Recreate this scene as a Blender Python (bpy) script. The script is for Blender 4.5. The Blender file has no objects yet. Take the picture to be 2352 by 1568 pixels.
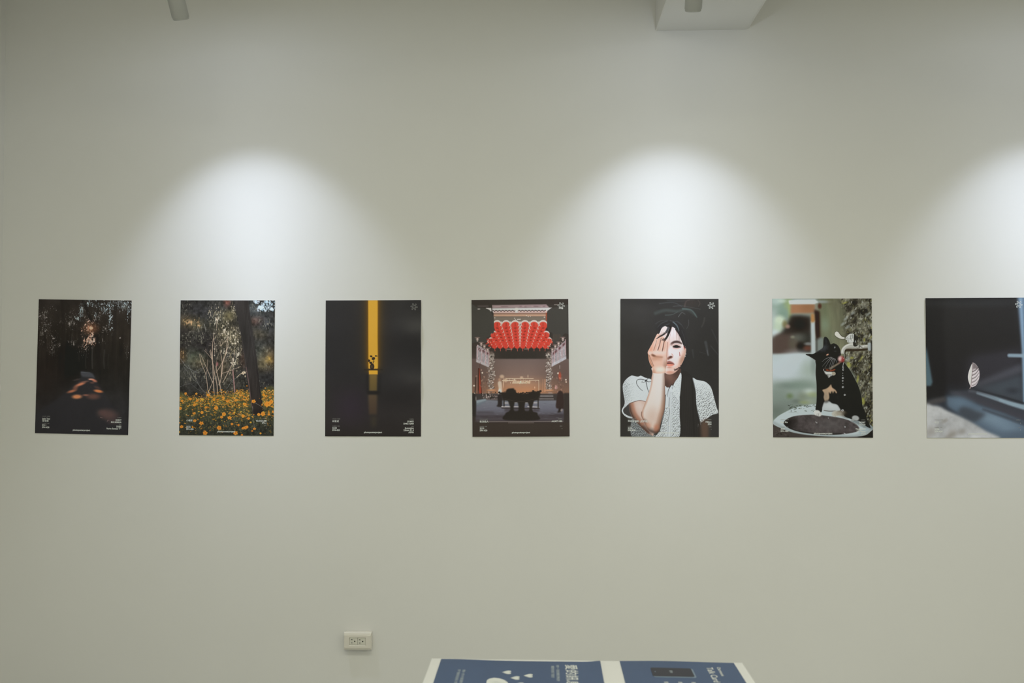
import bpy, bmesh, math
import numpy as np
from mathutils import Vector, Matrix

# light settings
ROOM_W = 47.5                     # each added ceiling fill light
ROOM_C = (1.0, 0.98, 0.79)
SPOT_W = 46.5                     # each ceiling spotlight
SPOT_C = (0.905, 1.0, 1.21)
TILT = 60.0                       # spotlight axis below the horizontal
SPOT_PROFILE = [(0, 1.1), (5, .92), (9, .78), (13, .67), (17, .56), (21, .47), (25, .38), (28, .31), (31, .22), (34, .115), (37, .055), (42, .05), (50, .045), (60, .05), (72, .052), (82, .03), (90, .0)]
# light that falls on each sheet (for turning picture values into ink reflectance), surface sheen
LIGHT = [((0.465, 0.475, 0.410), 0.006), ((0.63, 0.655, 0.60), 0.007), ((0.63, 0.65, 0.58), 0.007), ((0.63, 0.64, 0.56), 0.007), ((0.70, 0.72, 0.65), 0.008), ((0.64, 0.655, 0.585), 0.007), ((0.62, 0.635, 0.56), 0.008)]

# metres; the poster wall is the plane y = 0, the room lies at y < 0, x to the right, z up
SC = bpy.context.scene
COL = SC.collection

# ------------------------------------------------------------------ camera
cam_d = bpy.data.cameras.new('camera')
cam = bpy.data.objects.new('camera', cam_d)
COL.objects.link(cam)
cam_d.sensor_width = 36.0
cam_d.lens = 1850.0 / 2352.0 * 36.0
cam.location = (0.0, -3.495, 1.55)
cam.rotation_euler = (math.radians(90 + 1.27), 0.0, math.radians(2.15))
cam_d.dof.use_dof = True
cam_d.dof.focus_distance = 3.49
cam_d.dof.aperture_fstop = 2.8
cam_d.clip_start = 0.05
SC.camera = cam

# ------------------------------------------------------------------ world, added room fill lights, exposure
SC.view_settings.view_transform = 'Standard'
SC.view_settings.look = 'None'
SC.view_settings.exposure = 0.0
SC.view_settings.gamma = 1.0
SC.view_settings.use_curve_mapping = False
wd = bpy.data.worlds.new('room_dark')
SC.world = wd
wd.use_nodes = True
wd.node_tree.nodes['Background'].inputs[0].default_value = (1.0, 0.93, 0.82, 1)
wd.node_tree.nodes['Background'].inputs[1].default_value = 0.05


def area_light(name, loc, sx, sy, watts, col):
    d = bpy.data.lights.new(name, 'AREA')
    d.shape, d.size, d.size_y, d.energy, d.color = 'RECTANGLE', sx, sy, watts, col
    o = bpy.data.objects.new(name, d)
    o.location = loc                       # faces straight down from the ceiling
    COL.objects.link(o)
    return o


area_light('added_fill_light', (0.2, -2.6, 3.27), 2.4, 0.6, ROOM_W, ROOM_C)  # unseen lights added under the ceiling for the warm ambient fill
area_light('added_fill_light', (0.2, -5.2, 3.27), 2.4, 0.6, ROOM_W, ROOM_C)
area_light('added_fill_light', (3.6, -3.9, 3.27), 0.6, 2.4, ROOM_W, ROOM_C)


# ------------------------------------------------------------------ materials
def mat(name, col, rough=0.6, spec=0.5, metal=0.0, noise=None, bump=None, coat=0.0):
    m = bpy.data.materials.new(name)
    m.use_nodes = True
    nt = m.node_tree
    b = nt.nodes['Principled BSDF']
    b.inputs['Base Color'].default_value = (*col, 1)
    b.inputs['Roughness'].default_value = rough
    b.inputs['Specular IOR Level'].default_value = spec
    b.inputs['Metallic'].default_value = metal
    b.inputs['Coat Weight'].default_value = coat
    if noise:
        sc, amt = noise
        tc = nt.nodes.new('ShaderNodeTexCoord')
        n = nt.nodes.new('ShaderNodeTexNoise')
        n.inputs['Scale'].default_value = sc
        n.inputs['Detail'].default_value = 5
        nt.links.new(tc.outputs['Object'], n.inputs['Vector'])
        r = nt.nodes.new('ShaderNodeMapRange')
        r.inputs[1].default_value, r.inputs[2].default_value = 0.3, 0.7
        r.inputs[3].default_value, r.inputs[4].default_value = 1 - amt, 1 + amt
        nt.links.new(n.outputs[0], r.inputs[0])
        mx = nt.nodes.new('ShaderNodeVectorMath')
        mx.operation = 'SCALE'
        mx.inputs[0].default_value = col
        nt.links.new(r.outputs[0], mx.inputs['Scale'])
        nt.links.new(mx.outputs[0], b.inputs['Base Color'])
    if bump:
        sc, st = bump
        tc = nt.nodes.new('ShaderNodeTexCoord')
        n = nt.nodes.new('ShaderNodeTexNoise')
        n.inputs['Scale'].default_value = sc
        n.inputs['Detail'].default_value = 6
        nt.links.new(tc.outputs['Object'], n.inputs['Vector'])
        bp = nt.nodes.new('ShaderNodeBump')
        bp.inputs['Strength'].default_value = st
        bp.inputs['Distance'].default_value = 0.002
        nt.links.new(n.outputs[0], bp.inputs['Height'])
        nt.links.new(bp.outputs[0], b.inputs['Normal'])
    return m


M_WALL = mat('white_wall_paint', (0.80, 0.80, 0.785), 0.85, 0.25, noise=(1.3, 0.012), bump=(55, 0.12))
M_CEIL = mat('white_ceiling_paint', (0.80, 0.79, 0.76), 0.9, 0.2, bump=(60, 0.1))
M_FLOOR = mat('grey_screed_floor', (0.46, 0.47, 0.46), 0.55, 0.4, noise=(2.2, 0.12), bump=(30, 0.15))
M_SKIRT = mat('white_skirting_paint', (0.74, 0.73, 0.70), 0.5, 0.4)
M_LAMP = mat('shaded_white_lamp_paint', (0.44, 0.45, 0.44), 0.45, 0.4)  # white lamp heads; their backlit shade is put into this grey base colour
M_TRACK = mat('white_track_enamel', (0.70, 0.70, 0.68), 0.4, 0.5)
M_PLATE = mat('ivory_outlet_plastic', (0.78, 0.75, 0.68), 0.28, 0.5)
M_INSERT = mat('ivory_socket_plastic', (0.72, 0.71, 0.64), 0.4, 0.5)
M_HOLE = mat('dark_socket_hole', (0.012, 0.011, 0.01), 0.6, 0.3)
M_TABLE = mat('white_table_laminate', (0.82, 0.83, 0.83), 0.45, 0.4)
M_LEG = mat('white_table_steel', (0.7, 0.7, 0.7), 0.35, 0.5)
M_BLUE = mat('blue_printed_paper', (0.078, 0.122, 0.232), 0.5, 0.35, noise=(9, 0.05))
M_INK = mat('white_print', (0.78, 0.81, 0.80), 0.5, 0.3)
M_INK_PALE = mat('pale_print', (0.47, 0.54, 0.59), 0.5, 0.3)
M_INK_GRAY = mat('grey_print', (0.30, 0.30, 0.29), 0.5, 0.3)
M_INK_DARK = mat('dark_print', (0.035, 0.036, 0.05), 0.45, 0.4)
M_INK_EDGE = mat('steel_blue_print', (0.22, 0.30, 0.40), 0.45, 0.4)
M_PAPER_BACK = mat('white_paper_back', (0.8, 0.8, 0.78), 0.7, 0.2)


# ------------------------------------------------------------------ mesh helpers
def link(name, me, m, parent=None, loc=None, rot=None):
    o = bpy.data.objects.new(name, me)
    COL.objects.link(o)
    if m is not None and not len(me.materials):
        me.materials.append(m)
    if parent is not None:
        o.parent = parent
    if loc is not None:
        o.location = loc
    if rot is not None:
        o.rotation_euler = rot
    return o


def from_bm(name, bm, m, parent=None, loc=None, rot=None, smooth=False):
    bmesh.ops.recalc_face_normals(bm, faces=bm.faces)
    me = bpy.data.meshes.new(name)
    bm.to_mesh(me)
    bm.free()
    if smooth:
        me.shade_smooth()
        me.set_sharp_from_angle(angle=math.radians(35))
    return link(name, me, m, parent, loc, rot)


def tag(o, label=None, cat=None, group=None, kind=None):
    for k, v in (('label', label), ('category', cat), ('group', group), ('kind', kind)):
        if v:
            o[k] = v
    return o


def empty(name, loc, rot=(0, 0, 0)):
    o = bpy.data.objects.new(name, None)
    o.empty_display_size = 0.1
    COL.objects.link(o)
    o.location, o.rotation_euler = loc, rot
    return o


def add_box(bm, lo, hi, bevel=0.0, seg=2):
    r = bmesh.ops.create_cube(bm, size=1.0)
    s = [hi[i] - lo[i] for i in range(3)]
    c = [(hi[i] + lo[i]) / 2 for i in range(3)]
    for v in r['verts']:
        v.co = Vector((v.co.x * s[0] + c[0], v.co.y * s[1] + c[1], v.co.z * s[2] + c[2]))
    if bevel:
        es = list({e for v in r['verts'] for e in v.link_edges})
        bmesh.ops.bevel(bm, geom=es, offset=bevel, segments=seg, profile=0.5, affect='EDGES')


def lathe(bm, prof, n=40, cap0=True, cap1=True):
    """revolve (radius, z) pairs about the local z axis"""
    rings = []
    for r, z in prof:
        rings.append([bm.verts.new((r * math.cos(2 * math.pi * i / n), r * math.sin(2 * math.pi * i / n), z)) for i in range(n)])
    for a, b in zip(rings[:-1], rings[1:]):
        for i in range(n):
            bm.faces.new((a[i], a[(i + 1) % n], b[(i + 1) % n], b[i]))
    if cap0:
        bm.faces.new(rings[0][::-1])
    if cap1:
        bm.faces.new(rings[-1])


def prism(bm, prof, axis, a, b):
    """extrude a closed 2-D profile along an axis ('x','y','z') from a to b"""
    def P(u, v, w):
        return {'x': (w, u, v), 'y': (u, w, v), 'z': (u, v, w)}[axis]
    va = [bm.verts.new(P(u, v, a)) for u, v in prof]
    vb = [bm.verts.new(P(u, v, b)) for u, v in prof]
    n = len(prof)
    for i in range(n):
        bm.faces.new((va[i], va[(i + 1) % n], vb[(i + 1) % n], vb[i]))
    bm.faces.new(va[::-1])
    bm.faces.new(vb)


# ------------------------------------------------------------------ the room
XL, XR, YB, ZC = -2.404, 5.6, -7.2, 3.30


def slab(name, lo, hi, m, label):
    bm = bmesh.new()
    add_box(bm, lo, hi)
    return tag(from_bm(name, bm, m), label, kind='structure')


slab('wall_back', (XL - 0.15, 0.0, -0.1), (XR + 0.15, 0.15, ZC + 0.1), M_WALL, 'white painted gallery wall that the row of posters hangs on')
slab('wall_left', (XL - 0.15, YB, -0.1), (XL, 0.0, ZC + 0.1), M_WALL, 'white painted side wall at the left edge of the photo')
slab('wall_right', (XR, YB, -0.1), (XR + 0.15, 0.0, ZC + 0.1), M_WALL, 'white side wall closing the room on the right')
slab('wall_front', (XL - 0.15, YB - 0.15, -0.1), (XR + 0.15, YB, ZC + 0.1), M_WALL, 'white wall behind the viewer')
slab('floor', (XL, YB, -0.1), (XR, 0.0, 0.0), M_FLOOR, 'grey floor of the gallery')
slab('ceiling', (XL, YB, ZC), (XR, 0.0, ZC + 0.1), M_CEIL, 'white ceiling of the gallery')
for nm, lo, hi in (('baseboard_back', (XL, -0.012, 0.0), (XR, 0.0, 0.09)), ('baseboard_left', (XL, YB, 0.0), (XL + 0.012, -0.012, 0.09))):
    bm = bmesh.new()
    add_box(bm, lo, hi, 0.002, 1)
    tag(from_bm(nm, bm, M_SKIRT), 'low white skirting board along the floor', kind='structure')

# the boxed beam that runs out from the wall under the ceiling; its right arris is rounded
bz, bx0, bx1, br = 2.978, 0.494, 0.902, 0.022
prof = [(bx0, ZC), (bx0, bz + 0.003), (bx0 + 0.003, bz)]
for k in range(9):
    a = -math.pi / 2 + k / 8 * math.pi / 2
    prof.append((bx1 - br + br * math.cos(a), bz + br + br * math.sin(a)))
prof.append((bx1, ZC))
bm = bmesh.new()
prism(bm, prof, 'y', YB, 0.0)
tag(from_bm('trim_1', bm, M_WALL, smooth=True), 'white boxed beam under the ceiling above the posters', kind='structure')

# ---------------------------------------------------------------- print artwork
# The seven prints are painted here stroke by stroke (numpy only) and laid on the
# paper as flat print. Coordinates are in the artist's own 1120 x 1568 sketch units.
PW, PH = 560, 792


def _box1(a, r, ax):
    if r < 1:
        return a
    n = a.shape[ax]
    pad = [(0, 0)] * a.ndim
    pad[ax] = (r + 1, r)
    c = np.cumsum(np.pad(a, pad, mode='edge'), axis=ax, dtype=np.float64)
    hi = np.take(c, np.arange(2 * r + 1, 2 * r + 1 + n), axis=ax)
    lo = np.take(c, np.arange(0, n), axis=ax)
    return (hi - lo) / (2 * r + 1)


def gblur(a, s):
    if s < 0.35:
        return a
    r = max(1, int(round(s * 1.0)))
    if s < 1.0:
        k = 0.5 * s * s
        b = np.pad(a, [(1, 1), (1, 1)] + [(0, 0)] * (a.ndim - 2), mode='edge')
        b = b[1:-1] * (1 - k) + (b[:-2] + b[2:]) * k / 2
        return b[:, 1:-1] * (1 - k) + (b[:, :-2] + b[:, 2:]) * k / 2
    for _ in range(3):
        a = _box1(_box1(a, r, 0), r, 1)
    return a


def vnoise(rng, cx, cy, octv=4, w=None, h=None, pers=0.55):
    w, h = w or PW, h or PH
    out = np.zeros((h, w))
    amp, tot = 1.0, 0.0
    for o in range(octv):
        gx, gy = int(cx * 2 ** o) + 2, int(cy * 2 ** o) + 2
        g = rng.random((gy, gx))
        xs = np.linspace(0, gx - 1.001, w)
        ys = np.linspace(0, gy - 1.001, h)
        xi, yi = xs.astype(int), ys.astype(int)
        fx, fy = xs - xi, ys - yi
        fx, fy = fx * fx * (3 - 2 * fx), (fy * fy * (3 - 2 * fy))[:, None]
        a = g[yi][:, xi] * (1 - fx) + g[yi][:, xi + 1] * fx
        b = g[yi + 1][:, xi] * (1 - fx) + g[yi + 1][:, xi + 1] * fx
        out += amp * (a * (1 - fy) + b * fy)
        tot += amp
        amp *= pers
    return out / tot


def spline(pts, n=6, closed=True):
    p = np.array(pts, float)
    m = len(p)
    out = []
    for i in range(m if closed else m - 1):
        if closed:
            a, b, c, d = p[(i - 1) % m], p[i], p[(i + 1) % m], p[(i + 2) % m]
        else:
            a, b, c, d = p[max(i - 1, 0)], p[i], p[i + 1], p[min(i + 2, m - 1)]
        for t in np.arange(n) / n:
            out.append(0.5 * (2 * b + (c - a) * t + (2 * a - 5 * b + 4 * c - d) * t * t
                              + (3 * b - a - 3 * c + d) * t ** 3))
    if not closed:
        out.append(p[-1])
    return np.array(out)


class Canvas:
    def __init__(s, tl, tr, bl, br, base, seed):
        src = np.array([tl, tr, bl, br], float)
        dst = np.array([(0, 0), (PW, 0), (0, PH), (PW, PH)], float)
        A = np.c_[src, np.ones(4)]
        s.M = np.linalg.lstsq(A, dst, rcond=None)[0]
        s.k = float(np.sqrt(abs(np.linalg.det(s.M[:2]))))
        s.a = np.zeros((PH, PW, 3)) + np.array(base, float)
        s.rng = np.random.default_rng(seed)

    def T(s, pts):
        p = np.array(pts, float)
        return p @ s.M[:2] + s.M[2]

    def mask(s, pts, smooth=True, blur=0.0):
        """soft coverage of a closed outline over the whole sheet"""
        p = s.T(spline(pts) if smooth else pts)
        m = np.zeros((PH, PW))
        SS = 3
        x0, y0 = p[:, 0], p[:, 1]
        x1, y1 = np.roll(x0, -1), np.roll(y0, -1)
        ya, yb = max(0, int(np.floor(y0.min()))), min(PH, int(np.ceil(y0.max())) + 1)
        ix = np.arange(PW)
        for r in range(ya, yb):
            acc = np.zeros(PW)
            hit = False
            for q in range(SS):
                y = r + (q + 0.5) / SS
                k = (y0 <= y) != (y1 <= y)
                if not k.any():
                    continue
                xs = np.sort(x0[k] + (y - y0[k]) * (x1[k] - x0[k]) / (y1[k] - y0[k]))
                for j in range(0, len(xs) - 1, 2):
                    acc += np.clip(np.minimum(xs[j + 1], ix + 1) - np.maximum(xs[j], ix), 0, 1)
                    hit = True
            if hit:
                m[r] = acc / SS
        if blur:
            m = gblur(m, blur * s.k)
        return m

    def fill(s, m, col, alpha=1.0):
        w = (m * alpha)[..., None]
        s.a = s.a * (1 - w) + np.asarray(col, float) * w

    def poly(s, pts, col, smooth=True, blur=0.0, alpha=1.0, clip=None):
        m = s.mask(pts, smooth, blur)
        if clip is not None:
            m = m * clip
        s.fill(m, col, alpha)
        return m

    def box(s, x0, y0, x1, y1, col, blur=0.0, alpha=1.0, clip=None):
        return s.poly([(x0, y0), (x1, y0), (x1, y1), (x0, y1)], col, False, blur, alpha, clip)

    def _local(s, x0, y0, x1, y1):
        xa, xb = max(0, int(x0)), min(PW, int(x1) + 2)
        ya, yb = max(0, int(y0)), min(PH, int(y1) + 2)
        return xa, xb, ya, yb

    def dab(s, x, y, rx, ry, col, alpha=1.0, ang=0.0, soft=0.35, clip=None):
        """one elliptical touch of the brush; soft 0 hard .. 1 airbrush"""
        c = s.T([(x, y)])[0]
        rx, ry = rx * s.k, ry * s.k
        R = max(rx, ry) * (1 + soft) + 1
        xa, xb, ya, yb = s._local(c[0] - R, c[1] - R, c[0] + R, c[1] + R)
        if xa >= xb or ya >= yb:
            return
        X = np.arange(xa, xb)[None, :] + 0.5 - c[0]
        Y = np.arange(ya, yb)[:, None] + 0.5 - c[1]
        ca, sa = math.cos(math.radians(ang)), math.sin(math.radians(ang))
        d = np.sqrt(((X * ca + Y * sa) / rx) ** 2 + ((-X * sa + Y * ca) / ry) ** 2)
        w = max(soft * 2, 1.0 / max(min(rx, ry), 0.5))
        m = np.clip((1 + w / 2 - d) / w, 0, 1)
        m = m * m * (3 - 2 * m) * alpha
        if clip is not None:
            m = m * clip[ya:yb, xa:xb]
        t = s.a[ya:yb, xa:xb]
        t += (np.asarray(col, float) - t) * m[..., None]

    def line(s, pts, w0, w1, col, alpha=1.0, smooth=True, soft=1.0, clip=None):
        """a tapering brush line; soft is the feather in canvas pixels"""
        p = s.T(spline(pts, 5, False) if smooth and len(pts) > 2 else pts)
        n = len(p)
        wd = np.linspace(w0, w1, n) * s.k / 2
        R = max(w0, w1) * s.k + soft + 2
        xa, xb, ya, yb = s._local(p[:, 0].min() - R, p[:, 1].min() - R, p[:, 0].max() + R, p[:, 1].max() + R)
        if xa >= xb or ya >= yb:
            return
        X = np.arange(xa, xb)[None, :] + 0.5
        Y = np.arange(ya, yb)[:, None] + 0.5
        m = np.zeros((yb - ya, xb - xa))
        for i in range(n - 1):
            a, b = p[i], p[i + 1]
            d = b - a
            L = max(d @ d, 1e-9)
            t = np.clip(((X - a[0]) * d[0] + (Y - a[1]) * d[1]) / L, 0, 1)
            r = np.hypot(X - a[0] - t * d[0], Y - a[1] - t * d[1])
            h = wd[i] + (wd[i + 1] - wd[i]) * t
            thin = np.minimum(1, (2 * h + 0.4) / soft)
            m = np.maximum(m, np.clip((h + soft / 2 - r) / soft, 0, 1) * thin)
        m *= alpha
        if clip is not None:
            m = m * clip[ya:yb, xa:xb]
        t = s.a[ya:yb, xa:xb]
        t += (np.asarray(col, float) - t) * m[..., None]

    def dust(s, x, y, sx, sy, n, r0, r1, cols, a0=0.3, a1=0.9, tall=1.6, ang=(60, 120), clip=None):
        """a loose cluster of small touches (leaves, glints)"""
        g = s.rng
        for _ in range(n):
            r = g.uniform(r0, r1)
            col = np.array(cols[g.integers(len(cols))], float) * g.uniform(0.75, 1.1)
            s.dab(x + g.normal() * sx * 0.5, y + g.normal() * sy * 0.5, r * g.uniform(1, tall), r,
                  np.clip(col, 0, 255), g.uniform(a0, a1), g.uniform(*ang), 0.4, clip)

    def glint(s, spots, cols, fx, fy, cover=0.5, alpha=0.9, clip=None, soft=0.10):
        """fine broken light (leaf glitter): high-frequency noise cut by airbrushed patches"""
        X = (np.arange(PW) + .5)[None, :]
        Y = (np.arange(PH) + .5)[:, None]
        den = np.zeros((PH, PW))
        for x, y, rx, ry, k in spots:
            q = s.T([(x, y)])[0]
            den = np.maximum(den, k * np.exp(-((X - q[0]) / (rx * s.k)) ** 2 - ((Y - q[1]) / (ry * s.k)) ** 2))
        for col in cols:
            n = vnoise(s.rng, fx * .62, fy * .62, 2) * 0.72 + vnoise(s.rng, fx / 6, fy / 6, 2) * 0.28
            lim = np.quantile(n, 1 - 0.62 * cover)
            m = np.clip((n - (lim + (1 - den) * 0.20)) / soft, 0, 1) * np.clip(den * 3, 0, 1) * alpha
            if clip is not None:
                m = m * clip
            s.fill(m, col)

    def grade(s, f):
        s.a = s.a * f[..., None]

    def done(s, grain=1.2):
        g = gblur(s.rng.normal(size=(PH, PW)), 0.8) * grain
        return np.clip(s.a + g[..., None], 0, 255)


def vramp(stops, ax=0):
    n = PH if ax == 0 else PW
    t = np.linspace(0, 1, n)
    ks = [k for k, _ in stops]
    v = np.stack([np.interp(t, ks, [c[i] for _, c in stops]) for i in range(3)], -1)
    return v[:, None, :] if ax == 0 else v[None, :, :]


# ------------------------------------------------------------ 1 dark forest road
def art_forest_road():
    c = Canvas((93, 80), (1043, 92), (50, 1450), (1003, 1470), (0, 0, 0), 11)
    g = c.rng
    c.a = c.a + vramp([(0, (41, 36, 33)), (.25, (37, 32, 28)), (.5, (29, 26, 24)), (.62, (30, 28, 27)),
                       (.8, (36, 35, 36)), (1, (35, 33, 35))])
    n = vnoise(g, 9, 10, 5)
    c.grade(0.72 + 0.55 * n)
    st = vnoise(g, 46, 3, 3)
    w = np.clip(1 - np.abs(np.linspace(0, 1, PH) - 0.38) / 0.3, 0, 1)[:, None]
    c.grade(1 + (st - 0.5) * 0.9 * w)
    c.dab(420, 740, 120, 150, (12, 11, 12), .75, 0, 1)
    c.dab(600, 660, 150, 130, (16, 15, 16), .5, 0, 1)
    c.dab(160, 880, 160, 260, (38, 27, 24), .4, 0, 1)
    cold = [(165, 182, 184), (120, 136, 136), (188, 200, 198), (90, 98, 96)]
    gray = [(120, 116, 108), (92, 88, 82), (150, 148, 140)]
    warm = [(214, 170, 138), (236, 206, 184), (150, 112, 88), (120, 100, 86)]
    # trunks against the glow
    for x, yt, yb, wd, cc in ((640, 560, 790, 16, 66), (575, 640, 790, 12, 58), (760, 600, 790, 12, 62), (690, 620, 800, 9, 20),
                              (505, 600, 720, 10, 46), (230, 560, 660, 10, 70), (255, 560, 650, 6, 80), (430, 430, 560, 8, 60),
                              (720, 640, 780, 8, 56), (800, 650, 790, 7, 48), (990, 560, 700, 10, 60), (600, 640, 780, 5, 18)):
        c.line([(x + 6, yt), (x, (yt + yb) / 2), (x + 3, yb)], wd, wd * .8, (cc, cc * .97, cc * .9), .45, soft=4)
    c.glint([(960, 130, 90, 70, 1.0), (800, 150, 80, 80, .85), (610, 115, 80, 50, .8), (530, 200, 24, 80, .9), (495, 275, 40, 30, .9), (825, 290, 32, 90, .85), (835, 375, 26, 30, .8),
             (880, 110, 60, 40, .8), (1010, 220, 30, 80, .7), (690, 120, 60, 60, .6), (680, 240, 40, 50, .6)], [(118, 132, 132), (160, 178, 180), (190, 204, 204)], 170, 170, .55, .85)
    c.glint([(165, 350, 50, 80, .8), (160, 230, 60, 70, .7), (110, 240, 30, 60, .7), (420, 300, 60, 90, .72), (240, 185, 40, 30, .7), (230, 470, 40, 50, .7), (230, 585, 34, 60, .8), (330, 310, 40, 30, .6),
             (560, 240, 60, 70, .65), (740, 520, 40, 30, .8), (430, 500, 60, 70, .55), (925, 465, 10, 20, .9), (990, 610, 26, 60, .6), (780, 390, 60, 60, .6), (140, 430, 60, 60, .6), (690, 290, 80, 120, .5),
             (310, 550, 50, 30, .6), (120, 530, 60, 60, .5), (560, 600, 60, 60, .6)], [(84, 80, 74), (118, 114, 106), (152, 146, 138)], 150, 120, .5, .8)
    c.glint([(600, 335, 34, 50, .9), (630, 420, 50, 50, .8), (610, 500, 62, 44, 1.0), (655, 505, 30, 44, .9), (540, 400, 30, 40, .6), (560, 560, 60, 40, .6)], [(142, 110, 90), (206, 166, 140), (236, 206, 186)], 130, 130, .6, .9)
    c.dust(610, 500, 80, 56, 50, 2, 5, warm, .4, .9)
    for x, y, sx, sy, k, cols in ((960, 130, 90, 70, 60, cold), (800, 150, 90, 90, 46, cold), (610, 115, 90, 50, 40, cold), (530, 200, 30, 100, 34, cold), (825, 300, 36, 110, 40, cold), (165, 350, 70, 90, 50, gray),
                                 (420, 300, 80, 110, 44, gray), (230, 580, 50, 80, 26, gray), (150, 220, 80, 80, 30, gray), (990, 610, 30, 70, 14, gray), (610, 400, 70, 120, 40, warm)):
        c.dust(x, y, sx, sy, k, 1.5, 4, cols, .2, .7)
    c.dust(960, 130, 80, 60, 22, 2, 5, cold, .4, .8)
    c.dust(700, 330, 200, 150, 50, 1.2, 2.6, gray, .2, .6)
    c.dust(230, 330, 180, 200, 60, 1.2, 2.6, gray, .2, .6)
    c.dust(540, 880, 260, 40, 26, 1, 3, [(60, 58, 56)], .2, .5)
    # leaning trunk, sun behind the leaves
    c.line([(545, 90), (640, 330), (700, 540), (715, 800)], 30, 36, (24, 21, 20), .75, soft=6)
    c.line([(700, 80), (690, 400), (700, 780)], 18, 20, (24, 21, 20), .5, soft=5)
    c.line([(880, 80), (868, 500), (880, 900)], 30, 34, (31, 27, 25), .6, soft=6)
    c.line([(330, 80), (350, 500), (330, 900)], 34, 40, (28, 24, 22), .6, soft=8)
    c.dab(630, 380, 60, 46, (190, 120, 76), .4, 0, 1)
    c.dab(630, 375, 17, 14, (255, 214, 176), .95, 0, .7)
    c.dust(620, 330, 30, 40, 14, 2, 5, warm, .4, .9)
    # the road and its sun patches
    road = c.mask([(528, 824), (640, 838), (690, 930), (760, 1040), (900, 1250), (1020, 1480), (40, 1480), (70, 1260), (300, 1090), (450, 960), (520, 880)], True, 10)
    c.fill(road, vramp([(.5, (44, 44, 48)), (.7, (39, 38, 41)), (1, (35, 34, 37))]), .8)
    c.poly([(526, 822), (580, 826), (640, 840), (668, 890), (640, 880), (540, 870)], (70, 72, 76), True, 6, .75)
    c.line([(526, 826), (620, 834)], 6, 4, (96, 100, 104), .6, soft=2)
    org = (222, 142, 92)
    for x, y, rx, ry, an, col, al in (
            (432, 1022, 44, 12, -16, (186, 112, 76), .8), (470, 985, 30, 20, -40, (120, 78, 62), .8), (522, 950, 46, 13, -20, (208, 128, 92), .85),
            (560, 925, 46, 8, -10, (120, 86, 74), .7), (484, 1078, 44, 19, -3, org, .9), (702, 1021, 40, 13, 8, (226, 134, 78), .9),
            (575, 1062, 30, 9, 0, (140, 92, 74), .8), (650, 1076, 60, 26, 0, (98, 68, 58), .75), (630, 900, 26, 7, 2, (234, 170, 142), .95),
            (662, 914, 26, 12, 20, (190, 116, 88), .8), (640, 936, 22, 6, 0, (110, 74, 62), .7), (480, 905, 36, 8, -14, (66, 56, 54), .7),
            (690, 985, 30, 12, 20, (76, 56, 50), .7), (800, 1260, 90, 50, 8, (92, 68, 62), .65), (740, 1240, 40, 26, 0, (84, 62, 58), .5),
            (850, 1330, 60, 30, 0, (66, 52, 52), .5)):
        c.dab(x, y, rx, ry, col, al, an, .75)
    c.line([(722, 1288), (745, 1295)], 5, 3, (150, 120, 110), .6)
    c.line([(790, 1330), (798, 1318), (810, 1320)], 5, 3, (130, 108, 100), .6)
    return c.done(1.6)


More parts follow.
